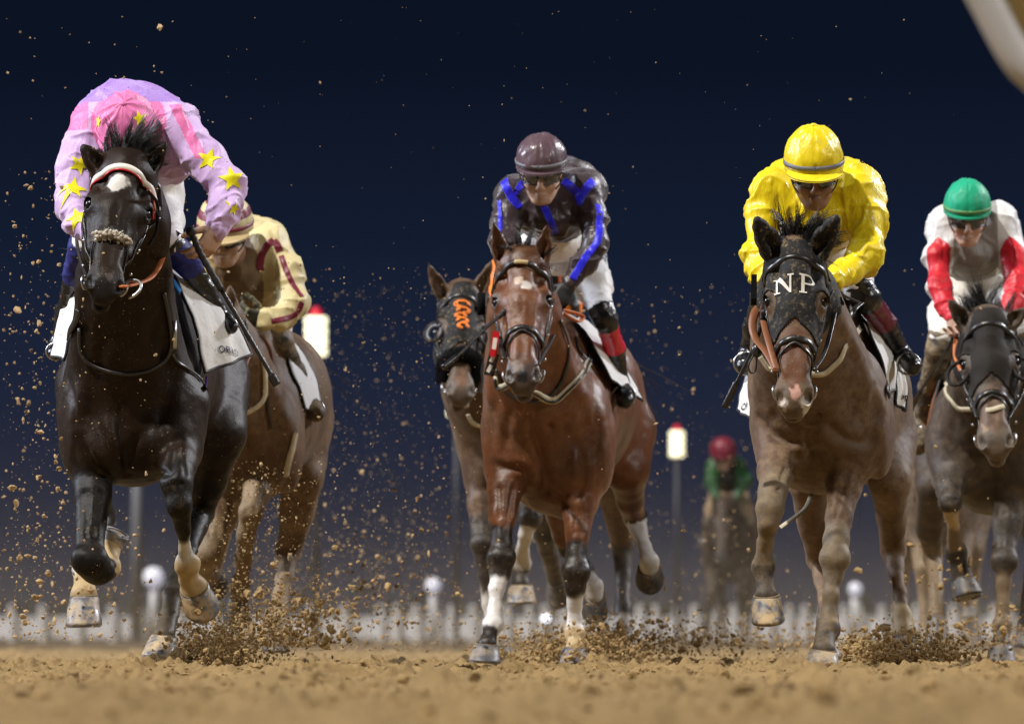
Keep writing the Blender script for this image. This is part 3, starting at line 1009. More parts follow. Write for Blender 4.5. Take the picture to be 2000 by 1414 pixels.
def horse(label, Y0, sp, h=.009, group="racehorses galloping towards the camera"):
    D = lambda px, py, dy: P(px, py, Y0 + dy)
    Rr = lambda r, dy=0: r * (Y0 + dy) / FPX
    S = Field(h)
    # --- head frame
    P0, Mz = D(*sp['poll']), D(*sp['muzzle'])
    L = np.linalg.norm(Mz - P0)
    s = L / .60
    ws = sp.get('head_w', 1.0)
    ea = (Mz - P0) / L
    ex = unit(np.array((1, 0, 0)) - ea * ea[0])
    yaw = math.radians(sp.get('yaw', 0))
    en = np.cross(ea, ex)
    ex, en = ex * math.cos(yaw) + en * math.sin(yaw), en * math.cos(yaw) - ex * math.sin(yaw)
    H = lambda lat, a, n: P0 + s * (lat * ws * ex + a * ea + n * en)
    RH = np.stack([ex, ea, en], 1)
    # --- trunk: ellipsoids (px, py, dy, rx px, ry px, depth m)
    for e in sp['trunk']:
        S.ell(D(*e[:3]), (Rr(e[3], e[2]), e[5], Rr(e[4], e[2])), k=.10)
    # --- neck
    S.chain([(D(*p[:3]), Rr(p[3], p[2])) for p in sp['neck']], k=.10)
    # --- breast muscles
    for b in sp.get('muscle', []):
        c = D(b[0], b[1], b[2] + .025)
        a = math.radians(b[6])
        R = np.array([[math.cos(a), 0, math.sin(a)], [0, 1, 0], [-math.sin(a), 0, math.cos(a)]])
        S.ell(c, (Rr(b[3], b[2]), b[5], Rr(b[4], b[2])), R, k=.065)
    for g in sp.get('groove', []):
        S.chain([(D(*p[:3]), Rr(p[3], p[2])) for p in g], k=.05, sub=True)
    nk_ = [(D(*p[:3]), Rr(p[3], p[2])) for p in sp['neck'][1:]]
    for q in (-1, 1):                                       # windpipe and the grooves beside it
        S.chain([(p + np.array((q * r * .80, -r * .55, 0)), r * .16) for p, r in nk_], k=.04)
    # --- head
    k = .03 * s
    S.cone(H(0, .03, -.085), H(0, .20, -.075), .088 * s, .096 * s * ws, k)
    S.cone(H(0, .0, -.03), H(0, .10, -.028), .052 * s, .066 * s, k)
    S.ell(H(0, .145, -.045), np.array((.096 * ws, .11, .050)) * s, RH, k)
    S.ell(H(0, .25, -.045), np.array((.070 * ws, .12, .045)) * s, RH, k)
    for q in (-1, 1):
        S.ell(H(q * .084, .185, -.046), np.array((.026, .042, .034)) * s, RH, .02 * s)      # brow over the eye
        S.cone(H(q * .074, .13, -.022), H(q * .096, .178, -.030), .016 * s, .016 * s, .025 * s)
        S.ell(H(q * .054, .20, -.160), np.array((.040, .125, .092)) * s, RH, k)             # cheek
        S.cone(H(q * .079, .245, -.062), H(q * .060, .37, -.068), .014 * s, .010 * s, .02 * s)  # facial crest
        S.cone(H(q * .030, .33, -.022), H(q * .024, .47, -.022), .013 * s, .012 * s, .018 * s)
        S.cone(H(q * .046, .540, -.050), H(q * .042, .490, -.036), .023 * s, .015 * s, .02 * s)  # nostril wing
        S.ell(H(q * .046, .562, -.046), np.array((.019, .026, .026)) * s, RH, .015 * s)
        S.ell(H(q * .068, .105, -.005), np.array((.020, .035, .018)) * s, RH, .03 * s, sub=True)   # hollow above the eye
        S.ell(H(q * .078, .315, -.020), np.array((.012, .06, .020)) * s, RH, .03 * s, sub=True)   # beside the nasal bone
    S.cone(H(0, .24, -.062), H(0, .50, -.062), .064 * s, .050 * s, k)
    S.cone(H(0, .24, -.135), H(0, .53, -.105), .058 * s, .034 * s, k)
    S.ell(H(0, .535, -.062), np.array((.047, .052, .050)) * s, RH, k)
    S.ell(H(0, .578, -.078), np.array((.046, .034, .040)) * s, RH, .02 * s)
    S.ell(H(0, .575, -.122), np.array((.036, .034, .030)) * s, RH, .012 * s)
    for q in (-1, 1):
        S.ell(H(q * .094, .187, -.032), np.array((.020, .022, .020)) * s, RH, .008 * s, sub=True)   # eye socket
        S.ell(H(q * .052, .553, -.024), np.array((.013, .024, .022)) * s, RH, .008 * s, sub=True)   # nostril
        S.ell(H(q * .045, .566, -.024), np.array((.011, .015, .020)) * s, RH, .008 * s, sub=True)
    S.cone(H(-.04, .598, -.103), H(.04, .598, -.103), .007 * s, .007 * s, .010, sub=True)       # mouth
    # --- ears
    ears = []
    for q, tip in ((-1, sp['ears'][0]), (1, sp['ears'][1])):
        b = H(q * .062, .012, -.045)
        tp = D(*tip)
        ax = unit(tp - b)
        le = np.linalg.norm(tp - b)
        wv = unit(np.cross(ax, en if abs(ax @ en) < .9 else ea))
        fr = np.cross(wv, ax)
        if fr @ np.array((0, -1, 0)) < 0:
            fr = -fr
        fr = unit(fr + wv * .3 * (1 if (wv @ ex) * q > 0 else -1))
        er = Rr(sp.get('ear_r', 17), 0)
        for t0, t1, r0, r1 in ((-.1, .2, .85, 1.0), (.2, .5, 1.0, .95), (.5, .8, .95, .55), (.8, 1.0, .55, .22)):
            S.cone(b + ax * le * t0 - fr * er * .3, b + ax * le * t1 - fr * er * .3, er * r0, er * r1, .015)
        for t0, t1, r0, r1 in ((.12, .5, .45, .62), (.5, .9, .62, .25)):
            S.cone(b + ax * le * t0 + fr * er * .48, b + ax * le * t1 + fr * er * .34, er * r0, er * r1, .010, sub=True)
        ears.append((b, tp, er, fr))
    # --- legs
    legs = []
    for nl, lg in enumerate(sp['legs']):
        pts = [(D(*j[:3]), Rr(j[3], j[2]) * (1 if i_ < 1 else .95), j[4]) for i_, j in enumerate(lg['j'])]
        S.chain([(p, r) for p, r, c in pts[:2]], k=.07)
        S.chain([(p, r) for p, r, c in pts[1:]], k=.022)
        for i in range(2, len(pts) - 1):
            (p, r, c), rp_, rn = pts[i], pts[i - 1][1], pts[i + 1][1]
            if r > rp_ * 1.04 and r >= rn:             # a joint: bony knobs on both sides, hollow above
                for q in (-1, 1):
                    S.ell(p + np.array((q * r * .62, -r * .25, r * .15)), (r * .42, r * .5, r * .62), k=r * .5)
                S.ell(p + np.array((0, r * .75, -r * .1)), (r * .5, r * .5, r * .8), k=r * .6)
            elif i > 3 and rn >= r * .97 and rp_ >= r * .97:   # cannon: the tendon stands behind the bone
                d = unit(pts[i + 1][0] - pts[i - 1][0])
                for q in (-1, 1):
                    o_ = np.array((q * r * .92, r * .25, 0))
                    S.cone(p + o_ - d * r * 2.2, p + o_ + d * r * 2.2, r * .20, r * .20, r * .25, sub=True)
        if nl < 2:                                     # forearm: muscle bellies parted by a shallow line
            a_, b_ = pts[1], pts[3]
            for q in (-.35, .55):
                f_ = lambda e, w: e[0] + np.array((q * e[1] * w, -e[1] * 1.02, 0))
                p_, q_ = f_(a_, 1), f_(b_, .6)
                S.cone(p_ * .6 + q_ * .4, q_, a_[1] * .02, b_[1] * .02, a_[1] * .30, sub=True)
        legs.append(pts)
    for x in sp.get('extra', []):
        S.cone(D(*x[0][:3]), D(*x[1][:3]), Rr(x[0][3], x[0][2]), Rr(x[1][3], x[1][2]), .04)
    V, Q = S.mesh()
    V = relax(V, Q, 2, .4)
    N = vert_normals(V, Q)
    # muscle and skin unevenness of the real surface
    V = V + N * (.0065 * fbm(V * np.array((8, 8, 5.5)), 2) + .0018 * fbm(V * 24, 2))[:, None]
    # folds of the breast and raised veins, pressed into the surface
    if sp.get('creases'):
        B0 = bvh_of(V, Q)
        for pix, wd, dp in sp['creases']:
            ln = spline([hit(B0, x, y, Y0)[0] for x, y in pix], 40)
            lo_, hi_ = ln.min(0) - .09, ln.max(0) + .09
            m = np.where(((V > lo_) & (V < hi_)).all(1))[0]
            dd = np.linalg.norm(V[m][:, None, :] - ln[None], axis=2)
            j = dd.argmin(1)
            fade = np.sin(np.clip((j + 3) / 45, 0, 1) * math.pi) ** .6
            g = np.exp(-(dd.min(1) / wd) ** 2)
            sh = np.exp(-((dd.min(1) - wd * 2.2) / (wd * 1.4)) ** 2) * .35      # the flesh beside a fold stands up a little
            V[m] -= N[m] * ((g - (sh if dp > 0 else 0)) * dp * fade)[:, None]
    # --- coat colours
    C = sp['coat']
    base = np.tile(np.array(C['c']), (len(V), 1))
    if 'd' in C:
        f = sm(fbm(V * 3.0, 3), -.2, .5)[:, None]
        base = base * (1 - f * .6) + np.array(C['d']) * f * .6
    dust = np.full(len(V), C.get('dust', .4))
    wt = np.zeros(len(V))
    best = np.full(len(V), 9.0)
    for pts in legs:
        for i in range(1, len(pts) - 1):
            (a, ra, ca), (b, rb, cb) = pts[i], pts[i + 1]
            ab = b - a
            t = np.clip(((V - a) @ ab) / (ab @ ab), 0, 1)
            r = ra + (rb - ra) * t
            d = np.linalg.norm(V - a - t[:, None] * ab, axis=1) - r
            m = (d < best) & (d < .035)
            best = np.where(m, d, best)
            tt = t + .28 * fbm(V * 22, 2)
            tt = sm(tt, .30, .70)
            col = np.array(C[ca])[None] * (1 - tt[:, None]) + np.array(C[cb])[None] * tt[:, None]
            if ca == 'c' and cb == 'c':
                col = base
            base = np.where(m[:, None], col, base)
            dust = np.where(m, C.get('leg_dust', .9), dust)
    # head tones
    q = (V - P0) @ RH / s
    lat, a_, n_ = q[:, 0] / ws, q[:, 1], q[:, 2]
    near = (np.abs(lat) < .16) & (a_ > -.05) & (a_ < .68) & (n_ > -.26) & (n_ < .1)
    nz = fbm(V * 30, 3)
    muz = sm(a_ + .03 * nz, .44, .54) * near
    base = base * (1 - muz[:, None] * .85) + np.array(C.get('muzzle', (.02, .018, .018))) * muz[:, None] * .85
    eyes_ = np.zeros(len(V))
    for sg in (-1, 1):
        eyes_ = np.maximum(eyes_, 1 - sm(np.linalg.norm(q - np.array((sg * .092 * ws, .187, -.03)), axis=1), .02, .05))
    base = base * (1 - .7 * eyes_[:, None] * near[:, None])
    for mk in sp.get('marks', []):    # (lat, a, r_lat, r_a, colour)
        dd = np.sqrt(((lat - mk[0]) / mk[2]) ** 2 + ((a_ - mk[1]) / mk[3]) ** 2) + .30 * fbm(V * 45, 2)
        f = (1 - sm(dd, .85, 1.1)) * near * (n_ > -.09)
        base = base * (1 - f[:, None]) + np.array(mk[4]) * f[:, None]
        dust = dust * (1 - f * .8)
    for sg in (-1, 1):
        f = 1 - sm(np.linalg.norm((q - np.array((sg * .050 * ws, .557, -.028))) / np.array((.8, 1.2, 1)), axis=1), .012, .022)
        base = base * (1 - .85 * f[:, None])  # nostril openings blackened: shade of the cavity put into the coat colour
    inner = np.zeros(len(V))
    for b, tp, er, fr in ears:
        ab = tp - b
        t = np.clip(((V - b) @ ab) / (ab @ ab), 0, 1)
        dv = V - b - t[:, None] * ab
        m = (np.linalg.norm(dv, axis=1) < er * 2) & (t > .05)
        edge = m * sm(t, .75, .98) * C.get('ear_tip', .8)
        base = base * (1 - edge[:, None])
        inner = np.maximum(inner, m * (t < .9) * (t > .1) * (np.abs((dv @ fr)) < er * .3))
    base = base * (1 + .12 * np.clip(fbm(V * 5, 3), -1, 1))[:, None]
    base = np.clip(base, .002, 1)
    z0 = P(1000, 1300, Y0)[2]
    cx = D(sp['trunk'][0][0], 900, 0)
    o = make("racehorse", V, Q, coat_mat("coat_" + sp['key'], *sp.get('coat_args', ())), None,
             np.array((cx[0], Y0 + .8, 0.02)), colors=np.concatenate([base, dust[:, None]], 1))
    tag(o, label, "horse", group)
    B = bvh_of(V, Q)
    # --- eyes
    for q in (-1, 1):
        m = MB()
        m.ball(H(q * .0865, .187, -.038), .0215 * s, n=18, m=12)
        e = m.make("eye", M['eye'], o)
    # --- hooves
    for lg, pts in zip(sp['legs'], legs):
        hf = lg.get('hoof')
        if hf:
            c = pts[-1][0]
            b = D(*hf[:3])
            toe = lg.get('toe', (0, -1, 0))
            hoof_mesh(c, b, Rr(lg.get('rc', pts[-1][1] / Rr(1)), 0) * .99, Rr(hf[3], hf[2]), toe,
                      (M[lg.get('mat', 'hoof')], M['shoe']), o, lg.get('shod', True))
    return dict(o=o, B=B, V=V, Q=Q, N=N, H=H, s=s, D=D, R=Rr, P0=P0, RH=RH, ws=ws, ears=ears, S=S, sp=sp, Y0=Y0, h=h, ex=ex, ea=ea, en=en)

def forelock(hz, n=70, length=.20, up=.5, spread=.05, material='hair', side=0, mane=True):
    H, s = hz['H'], hz['s']
    m = MB()
    for i in range(max(8, n // 4)):          # locks of hair, each of many strands that close up towards the tip
        l = np.clip(RNG.normal(0, spread), -1.7 * spread, 1.7 * spread)
        p = H(l, RNG.uniform(-.03, .03), -.03 + RNG.uniform(-.03, .01))
        d = unit(-hz['ea'] * (up + RNG.normal(0, .25)) + hz['en'] * RNG.uniform(.1, .6) + hz['ex'] * (l * 3.5 + side + RNG.normal(0, .22)))
        bend = hz['ex'] * (side * 2.2 + RNG.normal(0, .5)) + hz['ea'] * RNG.uniform(-.1, .9) + hz['en'] * RNG.normal(.1, .4)
        ln = length * s * RNG.uniform(.55, 1.1) * (1 - .25 * abs(l) / (spread + 1e-6))
        path, dd = [p], d
        for k_ in range(8):
            dd = unit(dd + bend * .10 * (1 + k_ * .1))
            path.append(path[-1] + dd * ln / 8)
        path = np.array(path)
        for _ in range(20):
            o_ = RNG.normal(0, .010 * s, 3)
            f_ = RNG.uniform(.75, 1.08)
            q_ = [path[0] + (path[j] - path[0]) * f_ + o_ * (1.0 - .55 * j / 8) + RNG.normal(0, .0012, 3) * j * .5 for j in range(9)]
            m.tube(q_, [.0026 * s * (1 - .85 * j / 8) for j in range(9)], 3, caps=False)
    m.make("forelock", M[material], hz['o'])
    if mane:
        m = MB()
        roots, dirs, lens = [], [], []
        nk = [hz['D'](*p[:3]) + np.array((0, hz['R'](p[3]) * .75, hz['R'](p[3]) * .55)) for p in hz['sp']['neck'][:-1]]
        nk = spline(nk, 60)
        for i in range(160):
            p = nk[RNG.integers(0, 60)]
            roots.append(p + RNG.normal(0, .012, 3))
            dirs.append((RNG.normal(0, .7), .6 + RNG.normal(0, .3), .55 + RNG.normal(0, .3)))
            lens.append(RNG.uniform(.08, .18))
        strands(m, roots, dirs, lens, .004, curl=1.2)
        m.make("mane", M[material], hz['o'])

def tail(hz, root, d, length=.8, material='hair', n=90, spread=.25):
    m = MB()
    roots = [hz['D'](*root) + RNG.normal(0, .018, 3) for _ in range(n)]
    dirs = [np.asarray(d, float) + RNG.normal(0, spread, 3) for _ in range(n)]
    strands(m, roots, dirs, [length * RNG.uniform(.6, 1.1) for _ in range(n)], .0045, curl=1.0, n=9)
    m.make("tail", M[material], hz['o'])

def bridle(hz, noseband=True, browband='leather', hood=False, fluffy=False, brow_w=.020, chain_side=True):
    """straps laid on the head: browband, cheekpieces, noseband, bit rings"""
    H, s, B, o = hz['H'], hz['s'], hz['B'], hz['o']
    root = None
    def strap(name, pts, w, mt, parent, off=.004, n=40, th=.005):
        q, nn = snapped(B, [H(*p) for p in pts], n, off)
        m = MB()
        m.ribbon(q, nn, w, th)
        return m.make(name, M[mt], parent)
    root = strap("bridle", [(-.115, .06, -.13), (-.10, .03, -.085), (-.06, -.01, -.075), (0, -.02, -.08), (.06, -.01, -.075), (.10, .03, -.085), (.115, .06, -.13)], .018 * s, 'leather', o)
    bb = strap("browband", [(-.112, .085, -.12), (-.105, .080, -.07), (-.07, .062, -.01), (0, .052, .02), (.07, .062, -.01), (.105, .080, -.07), (.112, .085, -.12)], brow_w * s, browband, root, .005, 60, .007)
    hz['browband'] = bb
    for q in (-1, 1):
        strap("cheekpiece", [(q * .112, .07, -.12), (q * .112, .16, -.10), (q * .095, .27, -.09), (q * .078, .38, -.085), (q * .060, .485, -.092)], .013 * s, 'leather', root, .004, 50, .005)
        strap("cheekpiece", [(q * .118, .09, -.15), (q * .108, .20, -.13), (q * .090, .30, -.115), (q * .076, .40, -.105), (q * .064, .50, -.100)], .010 * s, 'leather', root, .006, 50, .005)
        c = H(q * .064, .505, -.098)
        m = MB()
        pts = [c + s * .023 * (hz['ea'] * math.cos(a) + unit(hz['en'] + .5 * q * hz['ex']) * math.sin(a)) for a in np.linspace(0, 2 * math.pi, 25)]
        m.tube(pts, .0045 * s, 8)
        m.tube([c, H(0, .53, -.105)], .006 * s, 8)
        m.make("bit", M['metal'], root)
        for t in (.16, .30, .42):
            m = MB()
            m.ball(H(q * (.118 - .10 * t), t, -.105), (.006 * s,) * 3)
            m.make("buckle", M['metal'], root)
    if noseband:
        nb = strap("noseband", [(-.055, .42, -.15), (-.070, .395, -.10), (-.058, .365, -.045), (0, .345, .01), (.058, .365, -.045), (.070, .395, -.10), (.055, .42, -.15)], .021 * s, 'leather', root, .004, 60, .006)
        strap("noseband_loop", [(-.050, .44, -.05), (-.030, .385, -.01), (0, .362, .0), (.030, .385, -.01), (.050, .44, -.05)], .010 * s, 'leather', root, .006, 40, .006)
        hz['noseband'] = nb
    hz['bridle'] = root
    return root

def hood(hz, lo_nose=.30, eye=.034, ears=True, cups=None, material='hood', wav=.03):
    """a cloth hood over the head, with eye holes, as its own shell"""
    B, V, Q, N, s, ws = hz['B'], hz['V'], hz['Q'], hz['N'], hz['s'], hz['ws']
    q = (V - hz['P0']) @ hz['RH'] / s
    lat, a, n = q[:, 0] / ws, q[:, 1], q[:, 2]
    edge = lo_nose - wav * np.cos(np.clip(lat / .075, -1.6, 1.6) * math.pi / 2) - .25 * np.clip(-n - .09, 0, 1)
    edge = lo_nose + .07 * np.abs(lat) / .075 - .06
    keep = (a < edge) & (a > -.02) & (np.abs(lat) < .16) & (n > -.19 - .15 * a)
    for sg in (-1, 1):
        dd = np.sqrt(((lat - sg * .088) / (eye * .80)) ** 2 + ((a - .200) / (eye * 1.35)) ** 2 + ((n + .045) / .065) ** 2)
        keep &= dd > 1
    er = np.zeros(len(V), bool)
    for b, tp, r, fr in hz['ears']:
        ab = tp - b
        t = ((V - b) @ ab) / (ab @ ab)
        d = np.linalg.norm(V - b - np.clip(t, 0, 1)[:, None] * ab, axis=1)
        er |= (d < r * 1.7) & (t > .10)
    if ears:
        keep |= er
    else:
        keep &= ~er
    f = keep[Q].all(1)
    F = Q[f]
    used = np.unique(F)
    mp = np.full(len(V), -1)
    mp[used] = np.arange(len(used))
    o = make("hood", V[used] + N[used] * .006, mp[F], M[material], hz['o'])
    md = o.modifiers.new("thickness", 'SOLIDIFY')
    md.thickness = .004
    md.offset = -1
    return o

def cloth(hz, front, rear, extra_mid=.0, name="saddle_cloth", material='white_cloth', trim='black_trim', parent=None, wave=.012, bulge=.03, nu=48, nv=14, side=1):
    """a cloth flap lofted from its front edge to its rear edge (points given top to bottom)"""
    D = hz['D']
    a = spline([D(*p) for p in front], nu)
    b = spline([D(*p) for p in rear], nu)
    V = []
    for i in range(nu):
        for j in range(nv):
            t = j / (nv - 1)
            p = a[i] * (1 - t) + b[i] * t
            out = np.array((side, 0, .3)) * (bulge * math.sin(math.pi * t) * math.sin(math.pi * min(1, .15 + i / nu)))
            w = wave * math.sin(t * 9 + i * .05 + 1) * (i / nu) + .5 * wave * math.sin(t * 17 + i * .12)
            V.append(p + out + np.array((side * w, -w * .6, 0)))
    F = [(i * nv + j, i * nv + j + 1, (i + 1) * nv + j + 1, (i + 1) * nv + j) for i in range(nu - 1) for j in range(nv - 1)]
    V = np.array(V)
    V = V + .004 * np.stack([fbm(V * 14 + 5, 2)] * 3, 1) * np.array((1, .5, .3))
    for i in range(len(V)):            # the cloth lies on the back, never inside it
        loc, nn, k, dist = hz['B'].find_nearest(Vector(V[i]))
        loc, nn = np.array(loc), np.array(nn)
        if (V[i] - loc) @ nn < .008:
            V[i] = loc + nn * .008
    o = make(name, V, F, M[material], parent or hz['o'])
    md = o.modifiers.new("thickness", 'SOLIDIFY')
    md.thickness = .006
    md.offset = 0
    if trim:
        m = MB()
        G = V.reshape(nu, nv, 3)
        rim = np.concatenate([G[nu // 6:, 0], G[-1, 1:], G[nu // 3:-1, -1][::-1]])
        m.tube(list(rim), .0065, 6)
        m.make("cloth_binding", M[trim], o)
    return o, bvh_of(V, F), V.reshape(nu, nv, 3)

def body_strap(hz, name, pix, width, material, parent=None, n=50, off=.006, th=.006, smooth=8):
    """a strap laid on the horse's body along points found on it"""
    pts = []
    for p in pix:
        loc, nn = hit(hz['B'], p[0], p[1], hz['Y0'])
        if len(p) > 2:
            loc = hz['D'](*p)
        pts.append(loc)
    q, nn = snapped(hz['B'], pts, n, off)
    for _ in range(smooth):
        q = [q[0]] + [(q[i - 1] + 2 * q[i] + q[i + 1]) / 4 for i in range(1, len(q) - 1)] + [q[-1]]
        nn = [nn[0]] + [unit(nn[i - 1] + nn[i] + nn[i + 1]) for i in range(1, len(nn) - 1)] + [nn[-1]]
    m = MB()
    m.ribbon(q, nn, width, th)
    return m.make(name, M[material], parent or hz['o'])

def free_strap(hz, name, pts, r, material, parent=None, flat=.35, n=40, rad=None):
    q = spline([hz['D'](*p) for p in pts], n)
    m = MB()
    m.tube(list(q), r, 8, flat=flat)
    return m.make(name, M[material], parent or hz['o'])
# ------------------------------------------------------------------ riders
def hand_chains(S, W, fwd, side, curl=(.9, 1.1, .7), spread=.12, sc=1.0, thumb=.6, arm=None, k=.006, splay=(0, 0, 0, 0)):
    """palm, four fingers and a thumb; fwd: wrist to knuckles, side: towards the thumb"""
    fwd = unit(fwd)
    side = unit(np.asarray(side, float) - fwd * (np.asarray(side, float) @ fwd))
    palm = np.cross(fwd, side)          # the side the fingers curl to
    W = np.asarray(W, float)
    R = np.stack([fwd, side, palm], 1)
    S.ell(W + fwd * .046 * sc, np.array((.050, .040, .016)) * sc, R, k=.012)
    S.cone(W - fwd * .03 * sc, W + fwd * .02 * sc, .024 * sc, .022 * sc, k=.02)
    def rot(v, ax, a):
        return v * math.cos(a) + np.cross(ax, v) * math.sin(a) + ax * (ax @ v) * (1 - math.cos(a))
    lens = ((.044, .028, .022), (.048, .031, .023), (.045, .029, .022), (.036, .023, .020))
    for i in range(4):
        off = (1.5 - i) * .0195 * sc
        base = W + fwd * (.088 - (.006 if i in (0, 2) else .014 if i == 3 else 0)) * sc + side * off
        S.cone(W + fwd * .02 * sc + side * off * .7, base, .014 * sc, .0105 * sc, k)
        d = unit(fwd + side * (1.5 - i) * spread)
        p = base
        r = (.0098, .0098, .0095, .0085)[i] * sc
        cum = 0
        for j in range(3):
            d = unit(d)
            ang = curl[j] * (1 + .12 * (i - 1.5)) + splay[i]
            d = rot(d, side, -ang) if np.dot(rot(d, side, -.3), palm) > np.dot(d, palm) else rot(d, side, ang)
            q = p + d * lens[i][j] * sc
            S.cone(p, q, r * (1 - .07 * j), r * (.93 - .07 * j), .004)
            p = q
    b = W + fwd * .022 * sc + side * .026 * sc + palm * .006 * sc
    d = unit(fwd * .75 + side * .75 + palm * .45)
    p = b
    for j, (l, t) in enumerate(((.040, 0), (.033, .35), (.026, .35))):
        d = unit(d + (fwd * .5 + palm * thumb - side * .35) * t)
        q = p + d * l * sc
        S.cone(p, q, (.0135 - .001 * j) * sc, (.0125 - .001 * j) * sc, .006)
        p = q

def head_sdf(S, C, ex, u, f, s=1.0):
    A = lambda x, y, z: C + s * (x * ex + y * u + z * f)
    R = np.stack([ex, u, f], 1)
    E = lambda c, r, k=.02, sub=False: S.ell(A(*c), np.array(r) * s, R, k, sub)
    E((0, .03, -.005), (.074, .095, .095))
    E((0, -.05, .035), (.057, .062, .058))
    E((0, -.098, .074), (.026, .020, .020), .025)
    for q in (-1, 1):
        E((q * .040, -.030, .068), (.026, .026, .022), .02)
        S.cone(A(q * .058, -.05, .0), A(q * .026, -.098, .062), .018 * s, .016 * s, .02)
        E((q * .030, .018, .083), (.020, .013, .013), .010, True)
        E((q * .030, .018, .074), (.014, .012, .012), .004)
        E((q * .013, -.036, .108), (.009, .008, .010), .006)
        E((q * .076, -.005, -.005), (.010, .030, .018), .008)
    S.cone(A(0, .022, .090), A(0, -.026, .114), .010 * s, .0125 * s, .012)
    E((0, -.033, .112), (.012, .010, .012), .008)
    E((0, -.066, .092), (.024, .0065, .010), .006)
    E((0, -.079, .090), (.020, .0075, .010), .006)
    S.cone(A(-.022, -.0725, .104), A(.022, -.0725, .104), .0022 * s, .0022 * s, .003, True)

def helmet(parent, C, ex, u, f, s, capmat, bandmat, peakmat, rad=(.116, .118, .136), peak=.05, hoops=None, button=True, base=.060, tilt=0, pleat=.0015):
    A = lambda x, y, z: C + s * (x * ex + (base + y) * u + z * f)
    n, m = 72, 22
    V, cols = [], []
    for i in range(m):
        ph = (math.pi / 2) * i / (m - 1)
        for j in range(n):
            th = 2 * math.pi * j / n
            seam = abs(((th / (2 * math.pi) * 6) % 1) - .0)
            seam = min(seam, 1 - seam)
            cut = 1 - .030 * math.exp(-(seam / .035) ** 2) * math.cos(ph) ** .5
            puff = 1 + .012 * math.sin(seam * math.pi)
            x, z, y = math.cos(ph) ** .92 * math.sin(th) * rad[0], math.cos(ph) ** .92 * math.cos(th) * rad[2], math.sin(ph) * rad[1]
            V.append(A(x * cut * puff, y * cut * puff, z * cut * puff - .006))
    V = np.array(V)
    if capmat.startswith('silk') or True:
        ctr = A(0, 0, 0)
        rad_ = (V - ctr) / np.linalg.norm(V - ctr, axis=1, keepdims=True)
        th_ = np.tile(2 * math.pi * np.arange(n) / n, m)
        ph_ = np.repeat((math.pi / 2) * np.arange(m) / (m - 1), n)
        V = V - rad_ * (pleat * np.abs(np.sin(th_ * 5.5 + 1.8 * vnoise(V * 14))) * np.sin(2 * ph_) ** .7)[:, None]
        V = V + rad_ * (.0030 * fbm(V * 20 + 3, 2) + .0030 * (1 - np.abs(fbm(V * np.array((24, 24, 15)) + 8, 2))) ** 4)[:, None]
    F = [(i * n + j, i * n + (j + 1) % n, (i + 1) * n + (j + 1) % n, (i + 1) * n + j) for i in range(m - 1) for j in range(n)]
    o = make("helmet", V, F, M[capmat], parent)
    if hoops:
        o.data.materials.append(M[hoops])
        for p in o.data.polygons:
            i = p.index // n
            if (i // 4) % 2 == 1:
                p.material_index = 1
    mb = MB()                          # headband
    ring = [A(math.sin(t) * rad[0] * 1.01, 0.0, math.cos(t) * rad[2] * 1.01 - .006) for t in np.linspace(0, 2 * math.pi, 49)]
    nr = [unit(r - A(0, 0, 0)) for r in ring]
    mb.ribbon(ring, nr, .018, .004)
    mb.make("helmet_band", M[bandmat], o)
    mb = MB()                          # shell rim under the cap
    ring = [A(math.sin(t) * rad[0] * .99, -.018, math.cos(t) * rad[2] * .97 - .006) for t in np.linspace(0, 2 * math.pi, 49)]
    mb.ribbon(ring, nr, .026, .003)
    mb.make("helmet_rim", M[peakmat if peak else capmat], o)
    if peak:
        V, k = [], 25
        for lay in (0, -.006):
            for r in (0, .35, .7, 1):
                for t in np.linspace(-1.15, 1.15, k):
                    e = peak * r * math.cos(t * .95) ** .7
                    V.append(A(math.sin(t) * (rad[0] + .3 * e), -.020 - .30 * e + lay, math.cos(t) * rad[2] * .99 + e - .006))
        F = []
        for l in range(2):
            for r in range(3):
                for j in range(k - 1):
                    a = l * 4 * k + r * k + j
                    q = (a, a + 1, a + k + 1, a + k)
                    F.append(q if l == 0 else q[::-1])
        for j in range(k - 1):
            a = 3 * k + j
            F.append((a + 1, a, a + 4 * k, a + 4 * k + 1))
        make("helmet_peak", np.array(V), F, M[peakmat], o)
    if button:
        mb = MB()
        mb.ball(A(0, rad[1] * 1.01, -.006), np.array((.014, .014, .007)) * s, np.stack([ex, f, u], 1))
        mb.make("cap_button", M[capmat], o)
    # chin strap
    for q in (-1, 1):
        mb = MB()
        pts = spline([A(q * .095, -.03, .02), A(q * .080, -.085, .045), A(q * .058, -.112, .060)], 16)
        mb.ribbon(list(pts), [ex * q + f * .3 - u * .1] * 16, .010 * s, .003)
        mb.make("chin_strap", M['leather'], o)
    return o

